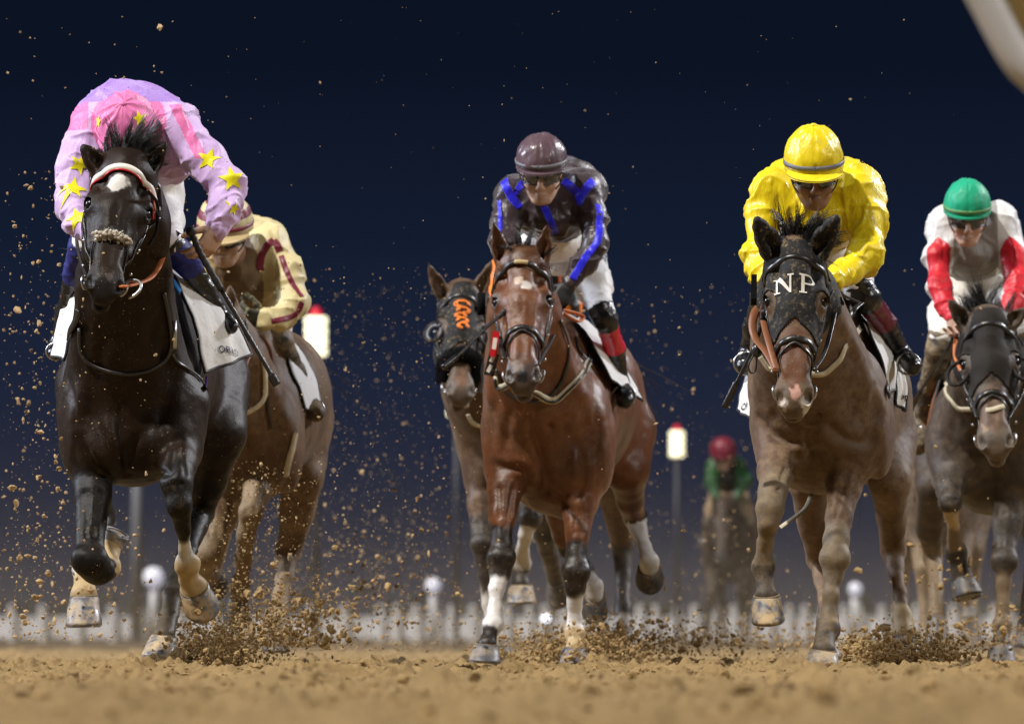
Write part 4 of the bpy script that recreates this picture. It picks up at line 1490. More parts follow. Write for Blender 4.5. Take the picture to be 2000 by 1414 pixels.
def goggles(parent, C, ex, u, f, s, lens='goggle'):
    A = lambda x, y, z: C + s * (x * ex + y * u + z * f)
    V, F = [], []
    n, m = 33, 9
    for i in range(m):
        v = i / (m - 1) * 2 - 1
        for j in range(n):
            t = (j / (n - 1) * 2 - 1)
            ang = t * 1.15
            hh = .024 - .014 * max(0, 1 - abs(t) / .22) * (v < 0) - .007 * abs(t) ** 3
            V.append(A(math.sin(ang) * .086, .002 + v * hh, math.cos(ang) * .112 - .002 - .004 * v * v))
    F = [(i * n + j, i * n + j + 1, (i + 1) * n + j + 1, (i + 1) * n + j) for i in range(m - 1) for j in range(n - 1)]
    o = make("goggles", np.array(V), F, M[lens], parent)
    md = o.modifiers.new("thickness", 'SOLIDIFY')
    md.thickness = .006
    mb = MB()
    for i in (0, m - 1):
        mb.tube(V[i * n:(i + 1) * n], .0035 * s, 6)
    mb.make("goggle_frame", M['leather'], o)
    for q in (-1, 1):
        mb = MB()
        pts = spline([A(q * .080, .012, .044), A(q * .090, .022, .0), A(q * .085, .03, -.06)], 12)
        mb.ribbon(list(pts), [ex * q] * 12, .022 * s, .003)
        mb.make("goggle_strap", M['leather'], o)
    return o

def rider(label, Y0, sp, hj=.007, hb=.006, group="jockeys riding the racehorses"):
    D = lambda p: P(p[0], p[1], Y0 + p[2])
    Rr = lambda r, dy=0: r * (Y0 + dy) / FPX
    C = D(sp['head'])
    s = sp.get('hs', 1.0)
    u, f = unit(sp['up']), unit(sp['fwd'])
    f = unit(f - u * (u @ f))
    ex = np.cross(f, u)
    if ex[0] < 0:
        ex = -ex
    # --- the body: one surface from head to feet
    S = Field(hb)
    if sp.get('face', True):
        head_sdf(S, C, ex, u, f, s)
    else:
        S.ell(C, np.array((.08, .10, .09)) * s)
    t0 = sp['torso'][0]
    tc = D(t0)
    S.cone(C - u * .05 * s - f * .02, tc, .052 * s, .06, .03)
    for e in sp['torso']:
        S.ell(D(e), (Rr(e[3]) * .66, e[5] * .70, Rr(e[4]) * .66), k=.08)
    for arm in sp['arms']:
        pts = [(D(j), Rr(j[3]) * .52) for j in arm['j']]
        pts[-1] = (pts[-1][0], .024)
        S.chain(pts, k=.03)
        if not arm.get('glove'):
            hand_chains(S, pts[-1][0], arm['fwd'], arm['side'], **arm.get('hand', {}))
    for lg in sp['legs']:
        S.chain([(D(j), Rr(j[3]) * .66) for j in lg['j']], k=.05)
    V, Q = S.mesh()
    V = relax(V, Q, 1, .3)
    base = D((t0[0], 1300, .5))
    origin = np.array((base[0], Y0 + .5, D(sp['legs'][0]['j'][-1])[2] - .05))
    o = make("person", V, Q, M[sp.get('skin', 'skin')], None, origin)
    tag(o, label, "jockey", group)
    # --- jacket
    S = Field(hj)
    for e in sp['torso']:
        S.ell(D(e), (Rr(e[3]), e[5], Rr(e[4])), k=.11)
    for arm in sp['arms']:
        pts = [(D(j), Rr(j[3])) for j in arm['j']]
        S.chain(pts, k=.045)
    for fo in sp.get('folds', []):
        S.chain([(D(p), Rr(p[3])) for p in fo], k=.025)
    JV, JQ = S.mesh()
    JV = relax(JV, JQ, 1, .3)
    N = vert_normals(JV, JQ)
    amp = sp.get('wrinkle', .010)
    # folds run around the sleeves and along the body
    disp = np.zeros(len(JV))
    n1 = fbm(JV * np.array((6, 6, 11)) + 9, 2)
    n2 = fbm(JV * np.array((4.2, 5, 3.2)) + 31, 2)
    disp += (1 - np.abs(n1)) ** 4 * .8 + (1 - np.abs(n2)) ** 5 * 1.3 - (1 - np.abs(fbm(JV * np.array((5.2, 5, 3.6)) + 71, 2))) ** 5 * .9
    # thin sharp creases, pulled from the shoulders down
    n3 = fbm(JV * np.array((8, 7, 2.6)) + 51 + .5 * JV[:, [2, 0, 1]], 2)
    n4 = fbm(JV * np.array((7, 7, 3.2)) + 91, 2)
    disp += .55 * (1 - np.abs(n3)) ** 7 - .45 * (1 - np.abs(n4)) ** 6
    for arm in sp['arms']:
        pts = [D(j) for j in arm['j']]
        el = pts[-2]
        d = np.linalg.norm(JV - el, axis=1)
        ax = unit(pts[-1] - pts[0])
        ph = (JV - el) @ ax
        wv = (1 - np.abs(np.sin(ph * 42 + 2.2 * vnoise(JV * 13)))) ** 2
        disp += 1.0 * wv * np.exp(-(d / .14) ** 2)
        dw = np.linalg.norm(JV - pts[-1], axis=1)
        wv = (1 - np.abs(np.sin(ph * 70 + 2 * vnoise(JV * 15)))) ** 2
        disp += .6 * wv * np.exp(-(dw / .07) ** 2)
    push = np.clip(disp * amp - amp * .7, -.010, .02)
    for arm in sp['arms']:               # the cuffs lie close and even
        d = np.linalg.norm(JV - D(arm['j'][-1]), axis=1)
        push = np.where(d < .07, np.maximum(push, -.002), push)
    JV = JV + N * push[:, None]
    N = vert_normals(JV, JQ)
    jk = make("jacket", JV, JQ, M[sp['jacket']], o)
    JB = bvh_of(JV, JQ)
    # second colours of the silks: (material, test on points)
    if sp.get('panels'):
        fc = JV[JQ].mean(1)
        mi = np.zeros(len(JQ), np.int32)
        pxl = lambda p: D(p)
        for i, (mt, fn) in enumerate(sp['panels']):
            jk.data.materials.append(M[mt])
            mi[fn(fc, D, Rr)] = i + 1
        jk.data.polygons.foreach_set("material_index", mi)
    # --- breeches
    S = Field(hj * 1.1)
    for e in sp['hips']:
        S.ell(D(e), (Rr(e[3]), e[5], Rr(e[4])), k=.06)
    for lg in sp['legs']:
        S.chain([(D(j), Rr(j[3])) for j in lg['j'][:lg.get('n', 3)]], k=.05)
    BV, BQ = S.mesh()
    N = vert_normals(BV, BQ)
    n1 = fbm(BV * np.array((8, 6, 13)) + 2, 2)
    disp = (1 - np.abs(n1)) ** 3 * .9
    for lg in sp['legs']:
        kn = D(lg['j'][lg.get('n', 3) - 1])
        d = np.linalg.norm(BV - kn, axis=1)
        disp += .8 * (1 - np.abs(np.sin((BV[:, 2] - kn[2]) * 75 + 2 * vnoise(BV * 12)))) ** 2 * np.exp(-(d / .10) ** 2)
    BV = BV + N * (disp * .008 - .004)[:, None]
    br = make("breeches", BV, BQ, M[sp.get('breeches', 'breeches')], o)
    BB = bvh_of(BV, BQ)
    # --- boots
    for lg in sp['legs']:
        if lg.get('boot', True):
            n = lg.get('n', 3)
            js = lg['j'][n - 1:]
            S = Field(hj)
            S.chain([(D(j), Rr(j[3]) * 1.02) for j in js], k=.025)
            V, Q = S.mesh()
            cut = D(js[0])
            ax = unit(D(js[1]) - cut)
            V = V[:] + 0
            N = vert_normals(V, Q)
            V = V + N * (.004 * (1 - np.abs(fbm(V * np.array((14, 14, 26)), 2))) ** 3)[:, None]
            t = (V - cut) @ ax
            keep = (t > -Rr(js[0][3]) * .35)[Q].all(1)
            F = Q[keep]
            b = make("boot", V, F, M[lg.get('mat', 'boot')], o)
            md = b.modifiers.new("thickness", 'SOLIDIFY')
            md.thickness = .004
            if lg.get('cuff'):
                b.data.materials.append(M[lg['cuff'][0]])
                a1 = D(js[-2]) - D(js[1])
                tt = ((V[F].mean(1) - D(js[1])) @ a1) / (a1 @ a1)
                mi = ((tt > lg['cuff'][1]) & (tt < lg['cuff'][2])).astype(np.int32)
                b.data.polygons.foreach_set("material_index", mi)
            # stirrup iron under the foot
            a, c = D(js[-2]), D(js[-1])
            mid = a * .35 + c * .65
            r = Rr(js[-1][3])
            m = MB()
            pts = [mid + np.array((math.sin(t) * r * 1.35, 0, -r * .2 + math.cos(t) * r * 1.25)) for t in np.linspace(0, 2 * math.pi, 21)]
            m.tube(pts, .006, 6)
            m.make("stirrup", M['metal'], b)
    # --- gloves
    for arm in sp['arms']:
        if arm.get('glove'):
            S = Field(.0042)
            hand_chains(S, D(arm['j'][-1]), arm['fwd'], arm['side'], sc=1.1, **arm.get('hand', {}))
            V, Q = S.mesh()
            make("glove", V, Q, M[arm['glove']], o)
    if sp.get('helmet'):
        helmet(o, C, ex, u, f, s, **sp['helmet'])
    if sp.get('goggles', True) and sp.get('face', True):
        goggles(o, C, ex, u, f, s, sp.get('lens', 'goggle'))
    return dict(o=o, jacket=jk, JB=JB, breeches=br, BB=BB, D=D, R=Rr, C=C, ex=ex, u=u, f=f, s=s)

def stripe(rd, pix, w, material, name="stripe", bvh=None, parent=None, n=60, off=.0015):
    """a strip of cloth sewn along points found on the jacket"""
    bvh = bvh or rd['JB']
    pts = [hit(bvh, p[0], p[1])[0] for p in pix]
    q, nn = snapped(bvh, pts, n, off)
    m = MB()
    m.ribbon(q, nn, w, .0012)
    return m.make(name, M[material], parent or rd['jacket'])

def patch(rd, polys, px, py, size, material, name, ang=0, bvh=None, parent=None, nrm=None):
    bvh = bvh or rd['JB']
    loc, nn = hit(bvh, px, py)
    a = math.radians(ang)
    return decal(name, polys, loc, nn if nrm is None else nrm, (math.sin(a), 0, math.cos(a)), size, bvh, M[material], parent or rd['jacket'])
# ------------------------------------------------------------------ leading black horse
WH = (.62, .60, .56)
TANS = (.46, .34, .18)
h1 = horse("black horse leading on the left, white star and sheepskin noseband", 33.3, dict(
    key="black", head_w=1.12, yaw=-9,
    poll=(246, 322, -.44), muzzle=(203, 562, -.86), ears=((164, 285, -.44), (324, 280, -.42)), ear_r=19,
    coat=dict(c=(.0155, .0085, .0056), d=(.026, .0135, .0082), k=(.008, .0065, .006), w=WH, t=TANS, s=(.10, .08, .055), dust=.14, leg_dust=.35, muzzle=(.016, .014, .014), ear_tip=.5),
    coat_args=(.47, .35, .52, .74, .17, .0),
    marks=[(-.014, .120, .032, .028, (.74, .72, .70)), (-.020, .142, .017, .018, (.70, .68, .66)), (.010, .525, .012, .02, (.10, .08, .075)), (0, .46, .055, .07, (.028, .018, .013))],
    neck=[(246, 345, -.40, 62), (246, 440, -.26, 74), (243, 560, -.08, 86), (246, 660, .06, 98), (252, 760, .20, 118)],
    trunk=[(254, 790, .36, 130, 150, .40), (266, 745, .80, 134, 175, .55), (290, 730, 1.30, 146, 180, .55), (300, 695, 1.80, 178, 180, .45),
           (275, 590, .75, 70, 80, .40)],
    muscle=[(205, 868, .06, 58, 74, .16, 10), (318, 868, .06, 55, 70, .16, -14), (158, 800, .14, 29, 120, .22, 6), (352, 800, .14, 32, 120, .20, -6),
            (262, 905, .20, 70, 42, .20, 0), (330, 850, .0, 30, 34, .07, 0)],
    creases=[([(233, 780), (234, 820), (238, 850), (243, 895), (250, 925)], .020, .016), ([(160, 860), (172, 885), (188, 914), (215, 932)], .018, .015), ([(346, 862), (338, 890), (326, 924), (300, 936)], .018, .015),
             ([(320, 800), (312, 830), (322, 868), (318, 895)], .022, .011), ([(180, 810), (196, 850), (222, 888), (240, 900)], .024, .010), ([(290, 836), (268, 858), (250, 890)], .020, .010),
             ([(196, 470), (190, 520), (196, 560)], .008, -.003), ([(176, 400), (182, 430), (178, 470)], .008, -.004), ([(262, 405), (250, 440), (246, 475)], .008, -.004), ([(232, 390), (226, 420), (224, 450)], .012, .004),
             ([(352, 890), (360, 920), (352, 945)], .010, .006), ([(176, 960), (172, 1000), (178, 1040)], .010, .005), ([(135, 740), (146, 800), (150, 850)], .02, .009), ([(205, 640), (196, 700), (180, 760)], .03, .010), ([(305, 640), (322, 700), (345, 760)], .03, .010)],
    groove=[[(262, 790, -.13, 5), (262, 860, -.17, 8), (266, 925, -.05, 6)], [(185, 930, -.06, 5), (240, 945, .0, 4)]],
    legs=[
        dict(j=[(166, 800, .14, 50, 'c'), (178, 905, .12, 46, 'c'), (182, 970, .02, 36, 'k'), (176, 1050, -.10, 27, 'k'), (176, 1096, -.16, 33, 'k'), (192, 1112, -.12, 31, 'k'), (206, 1112, .10, 22, 'k'), (210, 1108, .26, 24, 't'), (214, 1082, .32, 20, 't'), (217, 1066, .33, 23, 't')],
             hoof=(228, 1042, .33, 24), toe=(0, 1, .2), rc=22),
        dict(j=[(358, 790, .12, 52, 'c'), (350, 875, .06, 40, 'c'), (348, 905, -.08, 36, 'c'), (346, 948, -.20, 31, 'k'), (350, 985, -.22, 27, 'k'), (357, 1030, -.13, 17, 'k'), (361, 1070, -.06, 16, 'w'), (366, 1103, .0, 23, 't'), (368, 1128, .04, 17, 't'), (378, 1146, .07, 27, 't')],
             hoof=(392, 1184, .12, 32), toe=(.3, -.6, -.5), rc=29),
        dict(j=[(185, 760, 1.6, 78, 'c'), (172, 870, 1.35, 58, 'c'), (185, 960, 1.55, 34, 'k'), (200, 1010, 1.66, 24, 'k'), (186, 1060, 1.4, 18, 'w'), (163, 1115, 1.0, 21, 'w'), (163, 1138, .92, 18, 't'), (164, 1163, .86, 28, 't')],
             hoof=(164, 1222, .80, 33), toe=(0, -.9, .0), rc=29),
        dict(j=[(412, 740, 1.6, 80, 'c'), (422, 850, 1.3, 62, 'c'), (402, 945, 1.42, 40, 'k'), (390, 1000, 1.52, 29, 'k'), (366, 1080, 1.2, 19, 'k'), (338, 1165, .84, 22, 's'), (330, 1205, .74, 19, 's'), (320, 1240, .64, 24, 's')],
             hoof=(312, 1283, .58, 33), toe=(-.1, -1, 0), rc=25),
    ]), h=.008)
forelock(h1, 240, .25, 1.3, .032, 'hair', .14)
bridle(h1, noseband=False, browband='browband_white', brow_w=.024)
tail(h1, (292, 600, 2.25), (0, .9, .1), .75)
def extras1():
    H, s, B, o, D = h1['H'], h1['s'], h1['B'], h1['o'], h1['D']
    br = h1['bridle']
    # red edge under the white browband
    q, nn = snapped(B, [H(-.108, .10, -.10), H(-.072, .078, -.01), H(0, .068, .02), H(.072, .078, -.01), H(.106, .10, -.08), H(.116, .125, -.12)], 60, .006)
    m = MB(); m.ribbon(q, nn, .008, .005); m.make("browband_edge", M['red'], h1['browband'])
    # sheepskin pad on the nose
    q, nn = snapped(B, [H(-.045, .365, -.01), H(0, .355, .02), H(.045, .362, -.01)], 26, .002)
    m = MB()
    for p, n_ in zip(q, nn):
        for _ in range(9):
            m.ball(p + n_ * RNG.uniform(.004, .020) + RNG.normal(0, .006, 3), RNG.uniform(.005, .009), n=6, m=4)
    m.make("noseband_sheepskin", M['sheepskin'], br)
    roots = [q[RNG.integers(0, 26)] + RNG.normal(0, .006, 3) for _ in range(900)]
    m = MB(); strands(m, roots, [h1['en'] + RNG.normal(0, .6, 3) for _ in roots], [RNG.uniform(.014, .030) for _ in roots], .0016, curl=.5, n=4)
    m.make("sheepskin_fringe", M['sheepskin'], br)
    q, nn = snapped(B, [H(-.018, .335, .0), H(.0, .325, .02), H(.024, .335, .0)], 14, .006)
    m = MB(); m.ribbon(q, nn, .022, .012); m.make("noseband", M['leather'], br)
    for sg in (-1, 1):
        q, nn = snapped(B, [H(sg * .035, .345, -.01), H(sg * .062, .41, -.06), H(sg * .062, .49, -.09)], 30, .005)
        m = MB(); m.ribbon(q, nn, .012, .005); m.make("noseband_strap", M['leather'], br)
    m = MB(); 
    c = H(.082, .505, -.088)
    pts = [c + s * .042 * (h1['ea'] * math.cos(a) + unit(h1['en'] * .6 + h1['ex']) * math.sin(a)) for a in np.linspace(0, 5.2, 25)]
    m.tube(pts, .006 * s, 8); m.make("bit_ring", M['metal'], br)
    # loose strap end beside the cheek
    free_strap(h1, "loose_strap", [(288, 372, -.55), (306, 395, -.5), (308, 425, -.5), (304, 455, -.5), (290, 480, -.5)], .009, 'leather', br)
    # rubber covered reins
    free_strap(h1, "rein", [(238, 560, -.80), (262, 556, -.62), (295, 542, -.45), (315, 510, -.30), (322, 475, -.15), (320, 452, .0), (305, 435, .15)], .013, 'rubber_orange', br, .45)
    free_strap(h1, "rein", [(168, 540, -.78), (155, 500, -.5), (150, 465, -.3), (160, 450, -.1), (200, 440, .15)], .007, 'leather', br, .45)
    # breastplate
    body_strap(h1, "breastplate", [(158, 640), (158, 690), (185, 715), (220, 727), (258, 731), (300, 722), (330, 695), (334, 660), (326, 610), (318, 572)], .017, 'leather')
    body_strap(h1, "breastplate_strap", [(334, 690), (350, 712), (378, 732), (392, 745)], .013, 'leather')
    m = MB(); p, n_ = hit(B, 336, 650, 33.4)
    m.tube([p + n_ * .012 + np.array((0, 0, .05)), p + n_ * .014, p + n_ * .012 - np.array((0, 0, .06))], .009, 8); m.make("breastplate_buckle", M['metal'], o)
    # saddle cloth
    c1, b1, G1 = cloth(h1, [(300, 505, .70), (322, 522, .60), (350, 565, .52), (376, 620, .46), (390, 675, .43), (400, 728, .42)],
                   [(305, 500, 1.0), (345, 520, .92), (405, 560, .84), (445, 605, .76), (472, 650, .70), (494, 692, .66)], wave=.007)
    loc, n_ = hit(b1, 447, 686, 34)
    decal("letter", text_polys("ORLD"), loc, n_, (.15, 0, 1), .042, b1, M['letter'], c1, off=.010, sub=.006)
    c2, b2, G2 = cloth(h1, [(190, 505, .70), (172, 530, .6), (160, 575, .52), (148, 625, .46), (132, 665, .43), (122, 703, .42)],
                   [(185, 500, 1.0), (165, 535, .9), (140, 575, .82), (120, 620, .76), (105, 660, .70), (96, 690, .66)], side=-1, wave=.012)
    # blue pad and the dark saddle flap edge
    m = MB(); a = spline([D(312, 524, .58), D(330, 536, .50), (D(352, 572, .42))], 16); b = spline([D(318, 520, .75), D(338, 527, .72), D(362, 558, .66)], 16)
    V = np.concatenate([a, b]); m.add(V, [(i, i + 1, 17 + i, 16 + i) for i in range(15)])
    p_ = m.make("saddle_pad", M['blue_pad'], o); p_.modifiers.new("t", 'SOLIDIFY').thickness = .012
    body_strap(h1, "pad_edge", [(352, 575), (372, 615), (386, 660), (394, 705), (398, 760)], .022, 'leather', off=.010)
    body_strap(h1, "pad_edge", [(158, 605), (148, 635), (138, 660)], .03, 'leather', off=.010)
    body_strap(h1, "girth", [(399, 735, .5), (391, 780, .5), (378, 830, .48)], .032, 'elastic', off=.006)
    free_strap(h1, "girth_edge", [(404, 735, .50), (400, 775, .48), (391, 808, .46), (382, 838, .45)], .005, 'purple')
extras1()

r1 = rider("jockey in lilac and pink silks with yellow stars, head bowed low behind the black horse", 33.3, dict(
    head=(248, 262, .02), up=(-.05, -.80, .60), fwd=(0, -.60, -.80), hs=1.0,
    torso=[(256, 262, .42, 108, 96, .36, 0), (180, 275, .18, 44, 62, .16), (340, 262, .18, 54, 66, .16), (312, 318, .40, 62, 42, .26), (250, 225, .34, 85, 58, .25)],
    arms=[dict(j=[(175, 270, .14, 46), (152, 330, .05, 42), (147, 400, -.06, 33), (160, 440, -.18, 26), (186, 466, -.28, 20)], fwd=(.6, -.3, -.7), side=(.5, -.5, .3)),
          dict(j=[(352, 268, .14, 49), (402, 312, .04, 40), (448, 362, -.04, 34), (436, 408, -.10, 30), (428, 446, -.14, 22)], fwd=(-.52, -.25, -.80), side=(-.75, -.45, .45),
               hand=dict(curl=(.55, .9, .5), spread=.10, sc=1.10, thumb=.5, splay=(-.05, .0, .12, .2)))],
    hips=[(275, 380, 1.0, 70, 62, .28), (318, 340, .82, 38, 50, .2)],
    legs=[dict(j=[(240, 390, .95, 60), (200, 430, .7, 46), (166, 482, .48, 33), (148, 530, .56, 22), (126, 610, .70, 16), (112, 672, .76, 13), (106, 690, .62, 13)], cuff=('gaiter_blue', -1, .14)),
          dict(j=[(305, 385, .95, 56), (318, 430, .7, 38), (330, 476, .48, 29), (360, 506, .54, 27), (398, 560, .62, 17), (436, 620, .70, 13), (452, 640, .60, 12)], cuff=('gaiter_blue', -.25, .22))],
    jacket='silk_lilac', breeches='breeches', wrinkle=.013,
    panels=[('silk_pink', lambda f, D, Rr: (np.linalg.norm((f - D((250, 238, 0)))[:, [0, 2]], axis=1) < Rr(74)) & (f[:, 1] < 33.95) & (f[:, 2] < D((0, 192, 0))[2])),
            ('silk_violet', lambda f, D, Rr: (f[:, 2] > D((0, 208, .4))[2]) & (f[:, 1] < 33.80)),
            ('silk_pink', lambda f, D, Rr: (f[:, 2] > D((0, 262, .3))[2]) & (f[:, 2] < D((0, 204, .3))[2]) & (f[:, 0] < D((178, 0, .3))[0])),
            ('silk_pink', lambda f, D, Rr: (np.abs((f - D((358, 262, .1))) @ unit((1, 0, .50)) - .022) < .022) & (f[:, 2] > D((0, 314, .1))[2]) & (f[:, 2] < D((0, 205, .1))[2]))],
    helmet=dict(capmat='silk_pink', bandmat='silk_pink', peakmat='silk_pink', peak=.03, pleat=.010), goggles=True), hj=.006)
patch(r1, STAR, 408, 312, .050, 'star', 'star', 12)
patch(r1, STAR, 453, 350, .052, 'star', 'star', -8)
patch(r1, STAR, 456, 408, .030, 'star', 'star', 20)
patch(r1, STAR, 155, 322, .044, 'star', 'star', 30)
patch(r1, STAR, 143, 368, .058, 'star', 'star', 10)
patch(r1, STAR, 150, 425, .054, 'star', 'star', -20)
def cap_star(rd, px, py, size, ang):
    he = [c for c in rd['o'].children if c.name.startswith('helmet')][0]
    Vh = np.array([tuple(v.co + rd['o'].location) for v in he.data.vertices])
    b = bvh_of(Vh, [tuple(p.vertices) for p in he.data.polygons])
    patch(rd, STAR, px, py, size, 'star', 'cap_star', ang, b, he)
cap_star(r1, 193, 238, .030, 20)
cap_star(r1, 272, 232, .032, -15)
patch(r1, text_polys("R"), 342, 335, .05, 'logo_blue', 'breeches_mark', 80, r1['BB'], r1['breeches'])
patch(r1, text_polys("IL"), 342, 352, .04, 'logo_blue', 'breeches_mark', 80, r1['BB'], r1['breeches'])

def whip(label, pts, Y0, r=(.010, .006), grip=.22):
    q = spline([P(p[0], p[1], Y0 + p[2]) for p in pts], 60)
    n = int(60 * grip)
    m = MB()
    m.tube(list(q[n:]), [r[1] if i < 44 * (60 - n) / 60 else r[1] * 1.9 for i in range(60 - n)], 8)
    root = m.make("whip", M['whip'], None, origin=q[30])
    tag(root, label, "whip", "whips carried by the jockeys")
    m = MB()
    m.tube(list(q[:n + 1]), [r[0] * (1 + .12 * math.sin(i * 1.9)) for i in range(n + 1)], 10)
    m.ball(q[0], r[0] * 1.6)
    m.make("grip", M['glove'], root)
    return root
whip("long black whip hanging from the bare hand of the lilac jockey", [(373, 452, -.30), (390, 492, -.29), (420, 545, -.28), (470, 630, -.26), (520, 715, -.25), (541, 752, -.24)], 33.3, (.013, .009), .45)
# ------------------------------------------------------------------ bay horse in the middle
h2 = horse("bright bay horse in the middle with small white forehead mark and white socks", 38.0, dict(
    key="bay", head_w=1.06, yaw=3,
    poll=(1018, 505, -.44), muzzle=(1021, 742, -.86), ears=((964, 436, -.50), (1071, 432, -.50)), ear_r=15,
    coat=dict(c=(.135, .043, .0145), d=(.065, .027, .014), k=(.014, .010, .010), w=(.66, .64, .62), t=TANS, s=(.10, .06, .035), dust=.55, leg_dust=.5, muzzle=(.045, .038, .036), ear_tip=.6),
    coat_args=(.38, .45, .42, .80, .34),
    marks=[(.018, .155, .021, .021, (.72, .68, .64)), (-.008, .135, .018, .016, (.55, .42, .33)), (0, .56, .020, .03, (.012, .010, .010))],
    neck=[(1019, 525, -.42, 50), (1024, 620, -.24, 64), (1035, 700, -.06, 78), (1050, 775, .06, 96), (1064, 830, .2, 112)],
    trunk=[(1072, 850, .34, 121, 142, .40), (1090, 800, .80, 117, 150, .55), (1122, 795, 1.30, 120, 150, .55), (1156, 800, 1.80, 108, 158, .45), (1092, 690, .75, 60, 75, .4)],
    muscle=[(1025, 895, .07, 54, 70, .15, 10), (1118, 905, .07, 50, 72, .15, -12), (984, 850, .16, 28, 105, .2, 5), (1168, 850, .16, 28, 110, .2, -5), (1085, 965, .22, 60, 40, .2, 0), (1128, 985, .18, 40, 36, .12, 0)],
    creases=[([(1032, 790), (1042, 840), (1055, 885), (1062, 930), (1066, 960)], .022, .017), ([(966, 905), (990, 913), (1020, 918), (1034, 940)], .018, .014), ([(1062, 950), (1085, 968), (1112, 994), (1122, 1004)], .018, .014), ([(1131, 870), (1138, 900), (1142, 934), (1128, 965)], .018, .014),
             ([(1000, 800), (990, 845), (984, 880)], .024, .010), ([(1095, 830), (1118, 860), (1112, 896)], .024, .011), ([(1160, 790), (1170, 840), (1164, 890)], .022, .009), ([(1000, 960), (996, 1000), (985, 1040)], .010, .005), ([(1130, 990), (1122, 1030)], .010, .005),
             ([(990, 580), (996, 610), (994, 640)], .008, -.004), ([(1052, 575), (1046, 610), (1044, 640)], .008, -.004), ([(1020, 575), (1020, 610)], .012, .004), ([(1070, 690), (1082, 740), (1100, 790)], .03, .010)],
    groove=[[(1074, 830, -.12, 4), (1076, 900, -.15, 7), (1080, 960, -.04, 5)], [(1005, 950, -.03, 4), (1050, 975, .02, 4)]],
    legs=[
        dict(j=[(990, 840, .16, 42, 'c'), (988, 915, .10, 40, 'c'), (986, 955, .04, 37, 'c'), (982, 1010, -.03, 28, 'c'), (980, 1055, -.07, 22, 'k'), (979, 1090, -.10, 25, 'k'), (976, 1118, -.11, 20, 'k'), (970, 1150, -.15, 15, 'w'), (966, 1190, -.19, 15, 'w'), (962, 1222, -.23, 20, 'w'), (956, 1240, -.28, 15, 'k'), (951, 1258, -.31, 22, 'k')],
             hoof=(947, 1292, -.34, 29), rc=24, toe=(-.1, -1, 0), mat='hoof_bay'),
        dict(j=[(1150, 850, .16, 48, 'c'), (1138, 940, .10, 42, 'c'), (1133, 985, .05, 33, 'c'), (1128, 1040, .0, 25, 'c'), (1125, 1085, -.03, 23, 'k'), (1125, 1118, -.06, 26, 'k'), (1123, 1146, -.06, 20, 'k'), (1122, 1178, -.04, 15, 'w'), (1122, 1212, -.03, 15, 'w'), (1122, 1238, -.04, 20, 't'), (1122, 1254, -.06, 16, 't'), (1122, 1264, -.08, 22, 't')],
             hoof=(1122, 1296, -.10, 28), rc=24, toe=(0, -1, 0), mat='hoof_bay'),
        dict(j=[(1228, 840, 1.7, 55, 'c'), (1226, 920, 1.55, 44, 'c'), (1232, 975, 1.7, 28, 'c'), (1240, 1010, 1.85, 23, 'k'), (1248, 1035, 1.8, 17, 'w'), (1260, 1070, 1.72, 15, 'w'), (1268, 1096, 1.66, 19, 'w'), (1268, 1108, 1.68, 20, 'w')],
             hoof=(1269, 1128, 1.74, 26), rc=24, toe=(0, -.5, -.8), mat='hoof_dark'),
        dict(j=[(1100, 850, 1.7, 70, 'c'), (1092, 950, 1.40, 44, 'c'), (1104, 1040, 1.62, 26, 'c'), (1112, 1070, 1.7, 22, 'k'), (1140, 1110, 1.6, 16, 'k'), (1160, 1145, 1.5, 19, 'w'), (1162, 1162, 1.5, 19, 'w')],
             hoof=(1162, 1192, 1.52, 23), rc=22, toe=(0, -.5, -.8), mat='hoof_dark'),
    ]), h=.009)
forelock(h2, 70, .17, .2, .035, 'hair', .1)
bridle(h2)
tail(h2, (1180, 690, 2.3), (.55, .6, -.25), .5, 'hair_brown', 26, .2)
